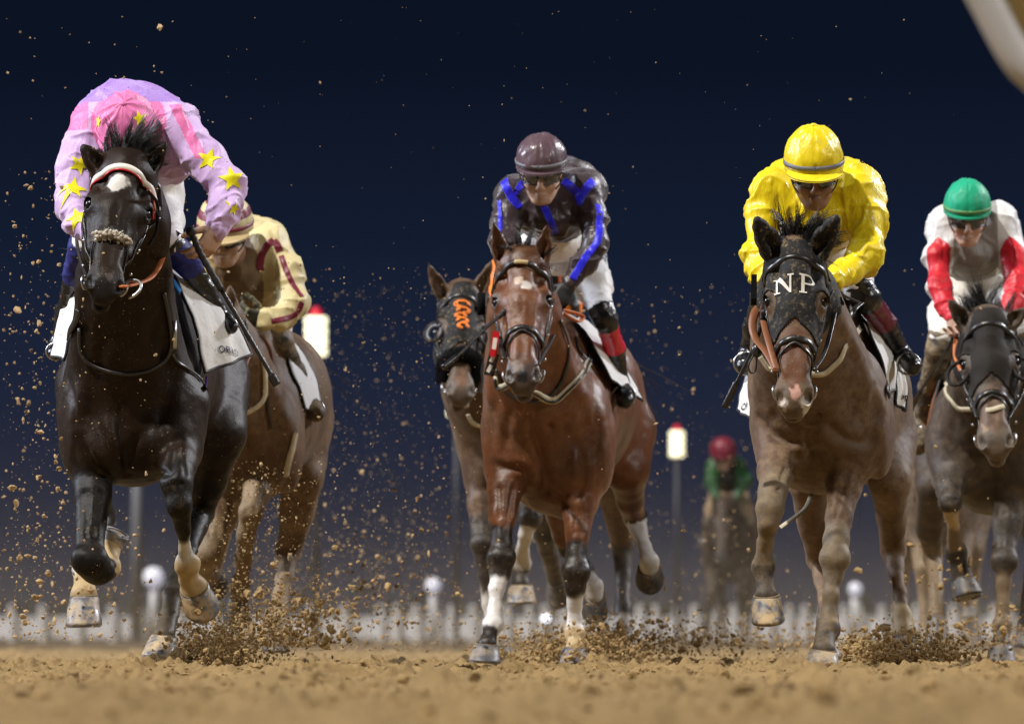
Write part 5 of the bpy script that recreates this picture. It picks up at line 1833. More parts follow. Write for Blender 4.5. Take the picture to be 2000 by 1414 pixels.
def extras2():
    H, s, B, o, D, br = h2['H'], h2['s'], h2['B'], h2['o'], h2['D'], h2['bridle']
    q, nn = snapped(B, [H(-.014, .058, .03), H(.014, .058, .03)], 8, .012)
    m = MB(); m.ribbon(q, nn, .02, .006); m.make("browband_badge", M['peak_tan'], h2['browband'])
    # red and white number tag on the bridle
    m = MB(); m.box(D(966, 672, -.68), (.030, .012, .11), Matrix.Rotation(math.radians(8), 3, 'Y')); t = m.make("bridle_tag", M['red'], br, False)
    m = MB(); m.box(D(966, 671, -.70), (.018, .006, .05), Matrix.Rotation(math.radians(8), 3, 'Y')); m.make("tag_number", M['browband_white'], t, False)
    m = MB(); m.box(D(960, 712, -.6), (.045, .012, .10), Matrix.Rotation(math.radians(14), 3, 'Y')); t = m.make("bridle_tag", M['leather'], br, False)
    for i in range(2):
        m = MB(); m.box(D(962 - i * 6, 700 + i * 20, -.62), (.016, .006, .035), Matrix.Rotation(math.radians(28), 3, 'Y')); m.make("tag_number", M['browband_white'], t, False)
    m = MB(); m.box(H(-.150, .135, -.10), np.array((.030, .05, .085)) * s); m.make("cheek_roll", M['sheepskin_black'], br, True)
    m = MB(); m.box(H(-.145, .155, -.12), np.array((.022, .06, .10)) * s)
    # reins
    free_strap(h2, "rein", [(1050, 712, -.78), (1068, 680, -.5), (1082, 652, -.3), (1094, 620, -.18), (1100, 598, -.12)], .010, 'leather', br, .4)
    free_strap(h2, "rein", [(1084, 622, -.25), (1090, 607, -.18), (1112, 620, .0), (1130, 628, .15), (1138, 620, .2), (1128, 613, .15), (1100, 606, -.05)], .013, 'rubber_orange', br, .45)
    free_strap(h2, "rein", [(985, 700, -.78), (975, 660, -.6), (975, 610, -.45), (985, 585, -.2)], .010, 'leather', br, .4)
    body_strap(h2, "neck_strap", [(1092, 625), (1105, 660), (1109, 690), (1104, 720), (1096, 748), (1072, 775), (1040, 785), (1005, 778), (980, 755), (972, 720)], .016, 'leather')
    body_strap(h2, "breastplate", [(1148, 708), (1138, 728), (1118, 750), (1095, 772), (1062, 788), (1020, 784), (985, 765), (972, 735)], .034, 'tan', off=.006)
    body_strap(h2, "breastplate_strap", [(1150, 706), (1137, 729), (1117, 752), (1094, 774), (1062, 790), (1020, 786), (984, 767), (971, 737)], .012, 'leather', off=.014)
    body_strap(h2, "saddle_strap", [(1122, 660), (1130, 685), (1145, 703), (1160, 713), (1172, 724)], .012, 'leather')
    body_strap(h2, "saddle_strap", [(1150, 660), (1150, 680), (1147, 704)], .014, 'leather')
    c1, b1, G = cloth(h2, [(1105, 625, .75), (1122, 632, .55), (1140, 652, .48), (1160, 680, .44), (1180, 710, .42), (1197, 742, .42)],
                      [(1110, 622, 1.1), (1140, 630, 1.0), (1172, 665, .96), (1206, 700, .92), (1238, 745, .88), (1258, 782, .84)])
    loc, n_ = hit(b1, 1248, 768, 39)
    decal("cloth_mark", [[(-.5, -.5), (-.2, -.5), (-.2, .5), (-.5, .5)], [(-.15, .2), (.5, .2), (.5, .5), (-.15, .5)], [(.2, -.5), (.5, -.5), (.5, .15), (.2, .15)]], loc, n_, (.2, 0, 1), .028, b1, M['letter'], c1, off=.007)
    cloth(h2, [(1010, 640, .75), (985, 665, .55), (972, 695, .48), (962, 722, .44), (956, 745, .42), (950, 770, .42)],
          [(1005, 640, 1.2), (975, 660, 1.2), (962, 690, 1.25), (952, 715, 1.3), (946, 740, 1.3), (942, 760, 1.3)], side=-1, material='black_trim')
extras2()

r2 = rider("jockey in dark brown silks with blue bands and mauve cap on the bay", 38.0, dict(
    head=(1058, 340, -.06), up=(-.03, -.30, .95), fwd=(-.06, -.95, -.30), hs=1.06,
    torso=[(1072, 400, .30, 78, 66, .28), (1000, 382, .14, 34, 44, .13), (1140, 374, .14, 40, 46, .13), (1082, 436, .20, 52, 26, .22), (1100, 360, .55, 72, 52, .28)],
    arms=[dict(j=[(1000, 384, .12, 33), (990, 425, .05, 27), (988, 472, -.05, 25), (997, 520, -.12, 20), (1010, 560, -.16, 17)], glove='glove', fwd=(.2, -.5, -.8), side=(.8, -.3, .2)),
          dict(j=[(1142, 376, .12, 38), (1158, 425, .04, 29), (1163, 476, -.05, 27), (1138, 518, -.10, 21), (1112, 556, -.14, 17)], glove='glove', fwd=(-.45, -.35, -.8), side=(-.85, -.3, .35), hand=dict(curl=(1.2, 1.3, .8)))],
    hips=[(1090, 488, .95, 78, 52, .28), (1085, 470, .5, 55, 45, .2)],
    legs=[dict(j=[(1055, 490, .85, 46), (1025, 550, .62, 38), (1002, 606, .45, 27), (996, 625, .44, 23), (975, 700, .62, 17), (968, 745, .68, 15), (964, 770, .55, 16)]),
          dict(j=[(1135, 495, .85, 50), (1158, 555, .62, 36), (1174, 604, .46, 26), (1182, 622, .45, 22), (1200, 680, .58, 19), (1214, 748, .70, 14), (1221, 782, .50, 17)], cuff=('cuff_red', .13, .50))],
    jacket='silk_dark', breeches='breeches', wrinkle=.012,
    helmet=dict(capmat='cap_mauve', bandmat='strap_grey', peakmat='cap_mauve', peak=.022, rad=(.106, .112, .130), button=False, pleat=.003)), hj=.006)
stripe(r2, [(985, 352), (992, 372), (1003, 390), (1016, 406)], .040, 'silk_blue')
stripe(r2, [(1006, 380), (1014, 366), (1022, 356)], .032, 'silk_blue')
stripe(r2, [(1100, 354), (1112, 362), (1124, 374), (1130, 382)], .040, 'silk_blue')
stripe(r2, [(1160, 354), (1146, 368), (1134, 384), (1128, 402)], .042, 'silk_blue')
stripe(r2, [(1063, 404), (1070, 420), (1078, 438), (1086, 456)], .032, 'silk_blue')
stripe(r2, [(1168, 400), (1172, 425), (1170, 455), (1166, 474), (1150, 495), (1138, 512), (1118, 546)], .034, 'silk_blue')
stripe(r2, [(975, 392), (977, 420), (975, 455)], .02, 'silk_blue')
patch(r2, text_polys("ANDR"), 1183, 498, .060, 'logo_navy', 'breeches_mark', -84, r2['BB'], r2['breeches'])
whip("whip held low across the hooded horse's face by the dark silks jockey", [(985, 610, -.60), (950, 640, -.65), (905, 685, -.72), (865, 718, -.78)], 38.0, (.010, .0075), .12)
# ------------------------------------------------------------------ dusty bay with the lettered hood
h3 = horse("dusty brown horse on the right wearing a black hood lettered NP", 34.0, dict(
    key="dusty", head_w=1.0, yaw=1,
    poll=(1554, 486, -.52), muzzle=(1552, 792, -.80), ears=((1481, 432, -.62), (1631, 430, -.62)), ear_r=20,
    coat=dict(c=(.095, .050, .029), d=(.135, .084, .050), k=(.05, .042, .036), w=(.5, .48, .45), t=TANS, s=(.15, .115, .075), dust=.85, leg_dust=1.0, muzzle=(.085, .062, .048), ear_tip=.0),
    coat_args=(.55, .60, .36, .78, .3),
    marks=[(.0, .465, .012, .058, (.55, .50, .46)), (.002, .535, .020, .030, (.62, .36, .30)), (.036, .575, .016, .022, (.60, .55, .50)), (-.036, .575, .014, .022, (.50, .44, .40)), (0, .40, .05, .12, (.125, .050, .024))],
    neck=[(1554, 515, -.46, 56), (1560, 600, -.28, 74), (1572, 680, -.10, 96), (1588, 755, .08, 116), (1600, 820, .2, 124)],
    trunk=[(1603, 838, .35, 126, 128, .40), (1614, 780, .80, 124, 150, .55), (1640, 770, 1.30, 122, 150, .55), (1668, 790, 1.80, 116, 160, .45), (1620, 650, .75, 62, 80, .4)],
    muscle=[(1552, 858, .06, 56, 68, .16, 12), (1655, 856, .06, 52, 72, .16, -14), (1512, 820, .15, 29, 110, .2, 5), (1706, 815, .15, 36, 120, .2, -6), (1600, 905, .22, 60, 40, .2, 0)],
    creases=[([(1582, 780), (1584, 820), (1585, 850), (1594, 885), (1596, 910)], .022, .018), ([(1486, 815), (1505, 845), (1540, 863), (1572, 860)], .020, .017), ([(1616, 825), (1650, 854), (1686, 864), (1704, 850)], .020, .015), ([(1556, 885), (1548, 915), (1556, 935)], .018, .014), ([(1612, 880), (1622, 905), (1618, 930)], .018, .014),
             ([(1650, 740), (1668, 790), (1676, 830)], .03, .011), ([(1530, 740), (1516, 780), (1508, 815)], .028, .010), ([(1705, 760), (1712, 810), (1700, 850)], .022, .009), ([(1655, 920), (1646, 960), (1640, 1000)], .011, .006), ([(1670, 910), (1662, 950)], .009, -.004),
             ([(1524, 660), (1532, 700), (1536, 735)], .008, -.004), ([(1582, 660), (1574, 700), (1570, 735)], .008, -.004), ([(1640, 640), (1664, 690), (1690, 740)], .03, .010)],
    groove=[[(1600, 790, -.13, 4), (1598, 860, -.16, 8), (1594, 920, -.05, 6)], [(1545, 905, -.03, 4), (1570, 925, 0, 4)]],
    legs=[
        dict(j=[(1522, 830, .14, 43, 'c'), (1516, 890, .0, 40, 'c'), (1514, 920, -.08, 36, 'c'), (1508, 960, -.18, 29, 's'), (1504, 995, -.25, 28, 's'), (1500, 1022, -.26, 22, 's'), (1494, 1060, -.22, 17, 's'), (1491, 1090, -.20, 17, 's'), (1491, 1110, -.19, 22, 'k'), (1494, 1135, -.20, 18, 'k'), (1497, 1162, -.22, 24, 'k')],
             hoof=(1500, 1212, -.24, 30), rc=27, toe=(0, -1, -.2)),
        dict(j=[(1668, 830, .14, 52, 'c'), (1655, 905, .06, 46, 'c'), (1647, 950, .02, 38, 'c'), (1638, 1010, -.06, 28, 'c'), (1632, 1055, -.10, 25, 's'), (1630, 1094, -.14, 28, 's'), (1627, 1124, -.15, 21, 's'), (1622, 1165, -.18, 17, 's'), (1619, 1205, -.20, 17, 's'), (1618, 1230, -.22, 22, 'k'), (1612, 1250, -.26, 18, 'k'), (1609, 1270, -.30, 25, 'k')],
             hoof=(1605, 1304, -.33, 32), rc=27, toe=(-.1, -1, 0)),
        dict(j=[(1590, 850, 1.65, 60, 'c'), (1580, 945, 1.35, 40, 'c'), (1586, 1020, 1.50, 30, 'c'), (1598, 1090, 1.66, 24, 'c'), (1606, 1130, 1.60, 17, 'c'), (1612, 1180, 1.5, 17, 'c'), (1614, 1215, 1.45, 20, 'k'), (1616, 1250, 1.40, 20, 'k')],
             hoof=(1616, 1285, 1.36, 26), rc=22, toe=(0, -1, 0)),
        dict(j=[(1730, 860, 1.65, 62, 'c'), (1738, 940, 1.38, 42, 'c'), (1742, 1010, 1.55, 30, 'c'), (1745, 1075, 1.70, 25, 'c'), (1750, 1110, 1.62, 17, 'c'), (1758, 1160, 1.5, 16, 'c'), (1764, 1205, 1.42, 20, 't'), (1766, 1240, 1.36, 22, 't')],
             hoof=(1768, 1275, 1.3, 28), rc=24, toe=(0, -1, 0)),
    ]), h=.008)
forelock(h3, 190, .19, .9, .044, 'hair', .25)
hd3 = hood(h3, lo_nose=.335, eye=.034)
bridle(h3)
tail(h3, (1668, 690, 2.25), (0, .8, -.5), .75)
# ears of the hood and the two serif letters on its front
SERIF_N = [[(-.50, -.50), (-.20, -.50), (-.20, -.42), (-.29, -.42), (-.29, .42), (-.50, .42), (-.50, .50), (-.50, .42), (-.41, .42), (-.41, -.42), (-.50, -.42)]]
def letters_np():
    H, s, B, o = h3['H'], h3['s'], h3['B'], h3['o']
    Vh = np.array([tuple(v.co + o.location) for v in hd3.data.vertices])
    b = bvh_of(Vh, [tuple(p.vertices) for p in hd3.data.polygons])
    N_ = [[(-.52, -.5), (-.18, -.5), (-.18, -.42), (-.52, -.42)], [(-.40, -.42), (-.30, -.42), (-.30, .50), (-.40, .42)], [(-.55, .42), (-.40, .42), (-.30, .50), (-.55, .50)],
          [(-.30, .50), (-.30, .28), (.28, -.5), (.38, -.5), (.38, -.42), (-.20, .50)], [(.28, -.5 + .14), (.38, -.42), (.38, .42), (.28, .42)], [(.18, .42), (.50, .42), (.50, .5), (.18, .5)]]
    P_ = [[(-.42, -.5), (-.02, -.5), (-.02, -.42), (-.42, -.42)], [(-.32, -.42), (-.15, -.42), (-.15, .42), (-.32, .42)], [(-.42, .42), (.15, .42), (.26, .5), (-.42, .5)]]
    R_ = []
    k = 10
    out = [(.10 + .30 * math.sin(a), .24 + .26 * math.cos(a)) for a in np.linspace(.35, math.pi, k)]
    inn = [(.10 + .14 * math.sin(a), .24 + .17 * math.cos(a)) for a in np.linspace(.0, math.pi, k)]
    for i in range(k - 1):
        R_.append([out[i], out[i + 1], inn[i + 1], inn[i]][::-1])
    R_.append([(-.15, -.02), (.10, -.02), (.10, .07), (-.15, .07)])
    R_ = [r for r in R_]
    for nm, polys, x, px in (("N", N_, -.039, 1), ("P", P_ + R_, .040, 1)):
        polys = [p if sum((p[i][0] * p[(i + 1) % len(p)][1] - p[(i + 1) % len(p)][0] * p[i][1]) for i in range(len(p))) > 0 else p[::-1] for p in polys]
        decal("letter", polys, H(x, .150, .0), h3['en'], -h3['ea'], .066 * s, b, M['white_letter'], hd3, off=.004, sub=.008)
letters_np()
def extras3():
    H, s, B, o, D, br = h3['H'], h3['s'], h3['B'], h3['o'], h3['D'], h3['bridle']
    m = MB(); m.box(H(-.142, .115, -.09), np.array((.020, .05, .095)) * s, h3['RH'] @ np.array([[1, 0, 0], [0, 0, 1], [0, 1, 0]])); m.make("cheek_roll", M['sheepskin_black'], br, False)
    # reins: brown rubber on the left, a black one to the right hand
    free_strap(h3, "rein", [(1517, 725, -.72), (1498, 690, -.62), (1478, 665, -.5), (1470, 640, -.45), (1474, 612, -.4), (1490, 590, -.3), (1500, 565, -.2)], .017, 'leather_brown', br, .4)
    free_strap(h3, "rein", [(1517, 722, -.72), (1502, 670, -.62), (1492, 630, -.5), (1492, 600, -.4), (1498, 570, -.25)], .014, 'leather_brown', br, .4)
    m = MB(); m.ball(D(1478, 685, -.5), (.022, .018, .028)); m.make("rein_knot", M['leather'], br)
    free_strap(h3, "rein", [(1474, 690, -.5), (1462, 712, -.5), (1466, 728, -.5), (1476, 722, -.5), (1478, 695, -.5)], .009, 'leather', br, .4)
    free_strap(h3, "rein", [(1590, 722, -.72), (1610, 690, -.62), (1624, 640, -.5), (1632, 600, -.35), (1632, 570, -.25)], .010, 'leather', br, .4)
    free_strap(h3, "rein", [(1625, 560, -.25), (1645, 575, -.1), (1665, 585, .05), (1680, 592, .15)], .009, 'leather', br, .4)
    free_strap(h3, "strap_end", [(1682, 592, .10), (1668, 605, .02), (1660, 625, .0), (1658, 650, .0), (1657, 672, .0)], .014, 'leather', br, .35)
    body_strap(h3, "breastplate", [(1487, 695), (1500, 712), (1520, 722), (1550, 735), (1590, 733), (1620, 718), (1645, 695), (1663, 668), (1676, 642)], .026, 'tan')
    body_strap(h3, "pad_edge", [(1640, 588), (1660, 610), (1684, 645), (1710, 690), (1724, 720), (1731, 755), (1733, 775)], .030, 'leather', off=.008)
    c1, b1, G = cloth(h3, [(1635, 583, .75), (1655, 592, .60), (1682, 625, .52), (1706, 665, .47), (1725, 715, .44), (1735, 772, .43)],
                      [(1640, 578, 1.0), (1668, 583, .95), (1705, 618, .92), (1736, 650, .90), (1750, 700, .88), (1749, 750, .86)], wave=.008, bulge=.02)
    c2, b2, G = cloth(h3, [(1740, 735, .95), (1744, 760, .92), (1746, 786, .90)], [(1764, 715, 1.02), (1774, 760, 1.0), (1770, 802, .98)], wave=.006, bulge=.01, nu=24)
    loc, n_ = hit(b2, 1765, 775, 35)
    decal("letter", text_polys("op"), loc, n_, (.1, 0, 1), .036, b2, M['letter'], c2, off=.007)
    c3, b3, G = cloth(h3, [(1500, 620, .70), (1480, 690, .55), (1472, 740, .47), (1468, 780, .44), (1466, 816, .43)],
                      [(1495, 620, .9), (1470, 690, .8), (1456, 740, .7), (1446, 775, .64), (1440, 800, .6)], side=-1, wave=.005, bulge=.01)
    loc, n_ = hit(b3, 1458, 795, 35)
    decal("letter", text_polys("OP"), loc, n_, (-.2, 0, 1), .042, b3, M['letter'], c3, off=.007)
    body_strap(h3, "girth", [(1738, 780, .5), (1732, 815, .5), (1720, 852, .5), (1704, 890, .5), (1690, 912, .48)], .034, 'elastic', off=.008, smooth=30)
    body_strap(h3, "girth_edge", [(1744, 782, .5), (1737, 818, .5), (1727, 853, .5), (1711, 890, .5)], .012, 'logo_navy', off=.014, smooth=30)
    m = MB(); m.ribbon(list(spline([D(1735, 772, .42), D(1738, 800, .42), D(1733, 830, .42)], 10)), [(.4, -.9, 0)] * 10, .036, .006); m.make("girth_strap", M['logo_navy'], o)
    free_strap(h3, "loose_strap", [(1592, 935, .4), (1588, 960, .3), (1575, 990, .2), (1555, 1008, .12), (1535, 1022, .1), (1524, 1030, .1)], .012, 'tan', None, .3)
extras3()
r3 = rider("jockey in shiny yellow silks and yellow cap with dark goggles", 34.0, dict(
    head=(1590, 344, -.06), up=(-.02, -.30, .95), fwd=(.02, -.95, -.30), hs=1.05, skin='skin_dark',
    torso=[(1592, 400, .32, 104, 88, .30), (1506, 378, .14, 38, 50, .14), (1676, 376, .14, 42, 50, .14), (1600, 440, .24, 74, 40, .24), (1594, 382, .48, 118, 82, .30)],
    arms=[dict(j=[(1504, 378, .12, 38), (1488, 435, .05, 32), (1482, 500, -.06, 29), (1500, 535, -.14, 27), (1520, 556, -.22, 21)], glove='glove', fwd=(.6, -.4, -.5), side=(.5, -.4, .6)),
          dict(j=[(1680, 376, .12, 41), (1692, 432, .05, 33), (1690, 500, -.06, 32), (1660, 530, -.14, 27), (1632, 548, -.22, 20)], glove='glove', fwd=(-.75, -.35, -.45), side=(-.4, -.5, .7), hand=dict(curl=(1.2, 1.3, .8)))],
    hips=[(1600, 505, .95, 84, 56, .28), (1620, 500, .55, 62, 50, .2)],
    legs=[dict(j=[(1555, 515, .85, 50), (1518, 545, .6, 36), (1500, 572, .46, 27), (1492, 585, .45, 24), (1472, 640, .6, 19), (1462, 690, .72, 17), (1456, 715, .58, 18)]),
          dict(j=[(1645, 510, .85, 56), (1662, 540, .62, 40), (1678, 566, .46, 30), (1690, 582, .45, 27), (1730, 632, .60, 20), (1762, 692, .74, 17), (1782, 716, .56, 17)], cuff=('cuff_maroon', .10, .50))],
    jacket='silk_yellow', breeches='breeches', wrinkle=.014,
    helmet=dict(capmat='silk_yellow', bandmat='strap_grey', peakmat='silk_yellow', peak=.052, rad=(.112, .136, .134), pleat=.004)), hj=.006)
m = MB(); p, n_ = hit(r3['JB'], 1600, 418, 34); m.ball(p + n_ * .004, (.012, .008, .012)); m.make("button", M['silk_yellow'], r3['jacket'])
stripe(r3, [(1608, 392), (1604, 415), (1606, 450)], .028, 'silk_yellow', 'placket')
m = MB(); c = r3['D']((1633, 548, -.22)); ring = [c + .034 * np.array((math.sin(t) * .35, math.cos(t) * .7, math.sin(t) * .9)) for t in np.linspace(0, 2 * math.pi, 25)]
m.tube(ring, .010, 8); m.make("cuff", M['cuff_yellow'], r3['o'])
m = MB(); m.box(r3['D']((1527, 452, -.1)), (.024, .01, .028)); m.make("sleeve_tag", M['browband_white'], r3['jacket'], False)
whip("black whip hanging point down left of the hooded horse's shoulder", [(1492, 610, -.5), (1478, 665, -.45), (1452, 720, -.4), (1415, 795, -.35)], 34.0, (.009, .0075), .15)
# ------------------------------------------------------------------ horses further back
BK = dict(k=(.018, .014, .013), w=(.55, .52, .47), t=TANS, s=(.17, .12, .07))
# hooded horse behind the middle one
h4 = horse("brown horse in a black hood with orange emblem, half hidden behind the bay", 42.0, dict(
    key="hooded", head_w=1.05, yaw=-10,
    poll=(902, 572, -.44), muzzle=(902, 768, -.84), ears=((838, 515, -.5), (962, 508, -.45)), ear_r=15,
    coat=dict(c=(.085, .042, .022), d=(.06, .034, .020), dust=.5, leg_dust=.8, muzzle=(.09, .065, .05), ear_tip=.5, **BK), coat_args=(.5, .5, .40, .76, .35),
    marks=[(-.0, .50, .03, .05, (.16, .085, .05))],
    neck=[(904, 590, -.40, 46), (915, 680, -.2, 58), (945, 760, -.02, 74), (985, 820, .12, 92), (1005, 860, .2, 100)],
    trunk=[(1010, 865, .34, 106, 125, .38), (1045, 820, .8, 112, 135, .55), (1090, 815, 1.3, 115, 135, .55), (1130, 820, 1.8, 100, 140, .45)],
    muscle=[(965, 905, .06, 45, 60, .15, 10), (1045, 905, .06, 45, 60, .15, -10)], groove=[[(1008, 860, -.12, 4), (1010, 930, -.08, 6)]],
    legs=[
        dict(j=[(940, 860, .15, 40, 'c'), (938, 935, .1, 32, 'c'), (938, 985, .04, 27, 'c'), (942, 1040, -.02, 21, 'k'), (944, 1062, -.05, 23, 'k'), (948, 1120, -.05, 15, 'k'), (956, 1180, -.05, 14, 'w'), (968, 1225, -.06, 18, 'w'), (973, 1245, -.08, 18, 'w')], hoof=(976, 1280, -.1, 22), mat='hoof_dark'),
        dict(j=[(1055, 870, .14, 42, 'c'), (1045, 940, .05, 34, 'c'), (1038, 975, -.06, 28, 'c'), (1034, 1010, -.14, 25, 'k'), (1026, 1040, -.12, 16, 'w'), (1020, 1080, -.02, 16, 'w'), (1018, 1100, .02, 19, 'w'), (1017, 1120, .02, 16, 'k'), (1017, 1142, .0, 22, 'k')], hoof=(1018, 1178, -.04, 27), rc=24),
        dict(j=[(1185, 850, 1.65, 55, 'c'), (1200, 950, 1.4, 38, 'c'), (1212, 1030, 1.6, 26, 'c'), (1216, 1070, 1.68, 22, 'k'), (1217, 1130, 1.6, 16, 'k'), (1217, 1190, 1.5, 17, 'k'), (1216, 1225, 1.45, 19, 'w')], hoof=(1216, 1268, 1.4, 22), mat='hoof_dark'),
        dict(j=[(1060, 850, 1.65, 55, 'c'), (1050, 950, 1.4, 38, 'c'), (1062, 1040, 1.65, 24, 'k'), (1075, 1090, 1.8, 16, 'k'), (1085, 1130, 2.0, 18, 'k')], hoof=(1090, 1160, 2.05, 22), mat='hoof_dark', toe=(0, -.4, -.8)),
    ]), h=.011)
forelock(h4, 30, .08, -.2, .03, 'hair', 0, False)
hd4 = hood(h4, lo_nose=.36, eye=.040, ears=False)
bridle(h4, noseband=False)
tail(h4, (1130, 720, 2.2), (.2, .8, -.5), .7, n=50)
def extras4():
    H, s, B, o, D, br, en, ea, ex = h4['H'], h4['s'], h4['B'], h4['o'], h4['D'], h4['bridle'], h4['en'], h4['ea'], h4['ex']
    # blinker cups
    for q in (-1, 1):
        m = MB()
        c = H(q * .104, .215, -.045)
        pts = [c + s * (ea * .052 * math.cos(t) + unit(en * .7 - ex * q * .7) * .036 * math.sin(t)) + ex * q * .012 * s * (1 - math.sin(t)) for t in np.linspace(0, 2 * math.pi, 33)]
        m.tube(pts, .008 * s, 8)
        cup = m.make("blinker_cup", M['hood'], hd4)
        m = MB()
        m.tube([c + (p_ - c) * .80 - en * .006 for p_ in pts[4:30]], .009 * s, 8)
        m.make("cup_lining", M['hood_grey'], hd4)
    # orange scrolled emblem
    m = MB()
    for i in range(5):
        for k in range(2):
            pts = [H(-.004 + (.015 + .008 * k) * math.sin(t) * (1 if i % 2 else -1) + .006 * math.sin(i * 2.2), .100 + i * .030 + .013 * math.cos(t * 1.0) + .004 * k, .02) for t in np.linspace(0, 5.2, 22)]
            q, nn = snapped(B, pts, 22, .010)
            m.ribbon(q, nn, .0085 * s, .003)
    m.make("emblem", M['orange'], hd4)
    # thick black sheepskin noseband
    q, nn = snapped(B, [H(-.078, .44, -.11), H(-.060, .40, -.04), H(0, .375, .02), H(.060, .40, -.04), H(.078, .44, -.11)], 40, .018)
    m = MB()
    m.tube(q, .036 * s, 12)
    roots, dirs = [], []
    for _ in range(700):
        i = RNG.integers(0, 40)
        d = unit(nn[i] + RNG.normal(0, .7, 3))
        roots.append(q[i] + d * .032 * s); dirs.append(d)
    strands(m, roots, dirs, [.016] * 700, .003, n=3)
    m.make("sheepskin_noseband", M['sheepskin_black'], br)
    q, nn = snapped(B, [H(-.062, .36, -.05), H(0, .340, .01), H(.062, .36, -.05)], 30, .012)
    m = MB(); m.ribbon(q, nn, .012, .005); m.make("noseband_piping", M['orange'], hd4)
    q, nn = snapped(B, [H(.075, .46, -.12), H(.08, .50, -.16), H(.085, .53, -.2)], 10, .01)
    m = MB(); m.ribbon(q, nn, .05, .012); m.make("chin_pad", M['sheepskin'], br)
    cloth(h4, [(925, 760, .75), (915, 800, .5), (910, 826, .42), (906, 842, .42)], [(920, 760, 1.2), (905, 800, 1.2), (896, 830, 1.2), (889, 858, 1.2)], side=-1, wave=.004, bulge=.01)
    body_strap(h4, "breastplate", [(915, 808), (925, 825), (945, 832), (975, 835)], .022, 'tan')
extras4()
r4 = rider("jockey in black and orange striped silks almost hidden behind the middle jockey", 42.0, dict(
    head=(1040, 488, -.05), up=(0, -.3, .95), fwd=(0, -.95, -.3), hs=1.0,
    torso=[(1042, 560, .30, 74, 66, .28), (978, 540, .15, 27, 42, .12), (1098, 540, .15, 28, 42, .12)],
    arms=[dict(j=[(976, 545, .12, 23), (966, 590, .0, 20), (978, 640, -.1, 14)], glove='glove', fwd=(-.2, -.4, -.8), side=(.7, -.3, .2)),
          dict(j=[(1100, 545, .12, 25), (1112, 600, .0, 22), (1100, 650, -.1, 15)], glove='glove', fwd=(-.5, -.3, -.8), side=(-.8, -.3, .3))],
    hips=[(1060, 640, .9, 66, 48, .26)],
    legs=[dict(j=[(1020, 640, .85, 40), (985, 690, .5, 26), (970, 730, .45, 22), (965, 745, .45, 19), (955, 800, .65, 15), (950, 830, .55, 15)]),
          dict(j=[(1100, 640, .85, 40), (1120, 690, .5, 26), (1130, 730, .45, 22), (1135, 745, .45, 19), (1150, 800, .65, 15), (1155, 830, .55, 15)])],
    jacket='silk_black', wrinkle=.008,
    panels=[('orange', lambda f, D, Rr: (np.sin((f[:, 0] + .10 * f[:, 2]) * 72 + 1.0) > .10))],
    helmet=dict(capmat='silk_black', bandmat='orange', peakmat='silk_black')), .009, .009)

# muddy horse and jockey behind the leading black horse
h6 = horse("muddy brown horse running behind the leading black horse", 38.6, dict(
    key="muddy", head_w=1.0, yaw=0,
    poll=(425, 605, -.40), muzzle=(395, 810, -.80), ears=((385, 570, -.4), (450, 560, -.4)), ear_r=14,
    coat=dict(c=(.085, .042, .021), d=(.11, .060, .031), dust=.55, leg_dust=.9, muzzle=(.06, .045, .035), ear_tip=.4, **BK), coat_args=(.55, .75, .34, .76, .3),
    neck=[(428, 625, -.36, 48), (445, 700, -.18, 66), (462, 775, .0, 86), (475, 840, .14, 104)],
    trunk=[(478, 855, .34, 112, 125, .38), (505, 805, .8, 116, 140, .55), (528, 790, 1.3, 118, 145, .55), (545, 790, 1.8, 105, 145, .45), (515, 690, .7, 50, 70, .4)],
    muscle=[(430, 900, .06, 46, 62, .15, 10), (520, 900, .06, 48, 66, .15, -12), (560, 860, .15, 30, 100, .2, -4), (478, 950, .2, 55, 38, .2, 0)],
    groove=[[(476, 850, -.12, 4), (476, 930, -.08, 6)]],
    legs=[
        dict(j=[(420, 860, .15, 44, 'c'), (424, 950, .1, 36, 'c'), (424, 1000, .04, 30, 'c'), (416, 1050, -.06, 24, 's'), (404, 1085, -.1, 24, 's'), (400, 1110, .05, 18, 's'), (412, 1125, .2, 20, 's')], hoof=(420, 1140, .28, 24), mat='hoof_dark', toe=(.2, .6, -.6)),
        dict(j=[(530, 860, .14, 46, 'c'), (508, 930, .04, 36, 'c'), (500, 965, -.06, 27, 's'), (488, 1000, -.14, 24, 's'), (480, 1040, -.1, 18, 's'), (476, 1090, .0, 17, 's'), (470, 1140, .08, 19, 's'), (466, 1165, .1, 19, 's')], hoof=(462, 1205, .14, 24), mat='hoof_dark', toe=(0, -.7, -.6)),
        dict(j=[(600, 830, 1.6, 50, 'c'), (592, 930, 1.35, 44, 'c'), (580, 1000, 1.45, 36, 'c'), (566, 1070, 1.6, 27, 'c'), (556, 1130, 1.5, 20, 's'), (546, 1190, 1.4, 20, 's'), (541, 1235, 1.3, 21, 's')], hoof=(538, 1272, 1.25, 25), mat='hoof_dark'),
        dict(j=[(490, 840, 1.6, 60, 'c'), (470, 940, 1.4, 42, 'c'), (440, 1010, 1.6, 27, 'c'), (420, 1080, 1.8, 18, 's'), (412, 1130, 1.9, 19, 's')], hoof=(405, 1160, 1.95, 22), mat='hoof_dark', toe=(0, -.4, -.8)),
    ]), h=.010)
forelock(h6, 30, .1, .2, .03, 'hair')
bridle(h6)
tail(h6, (548, 690, 2.2), (.1, .8, -.4), .7, n=50)
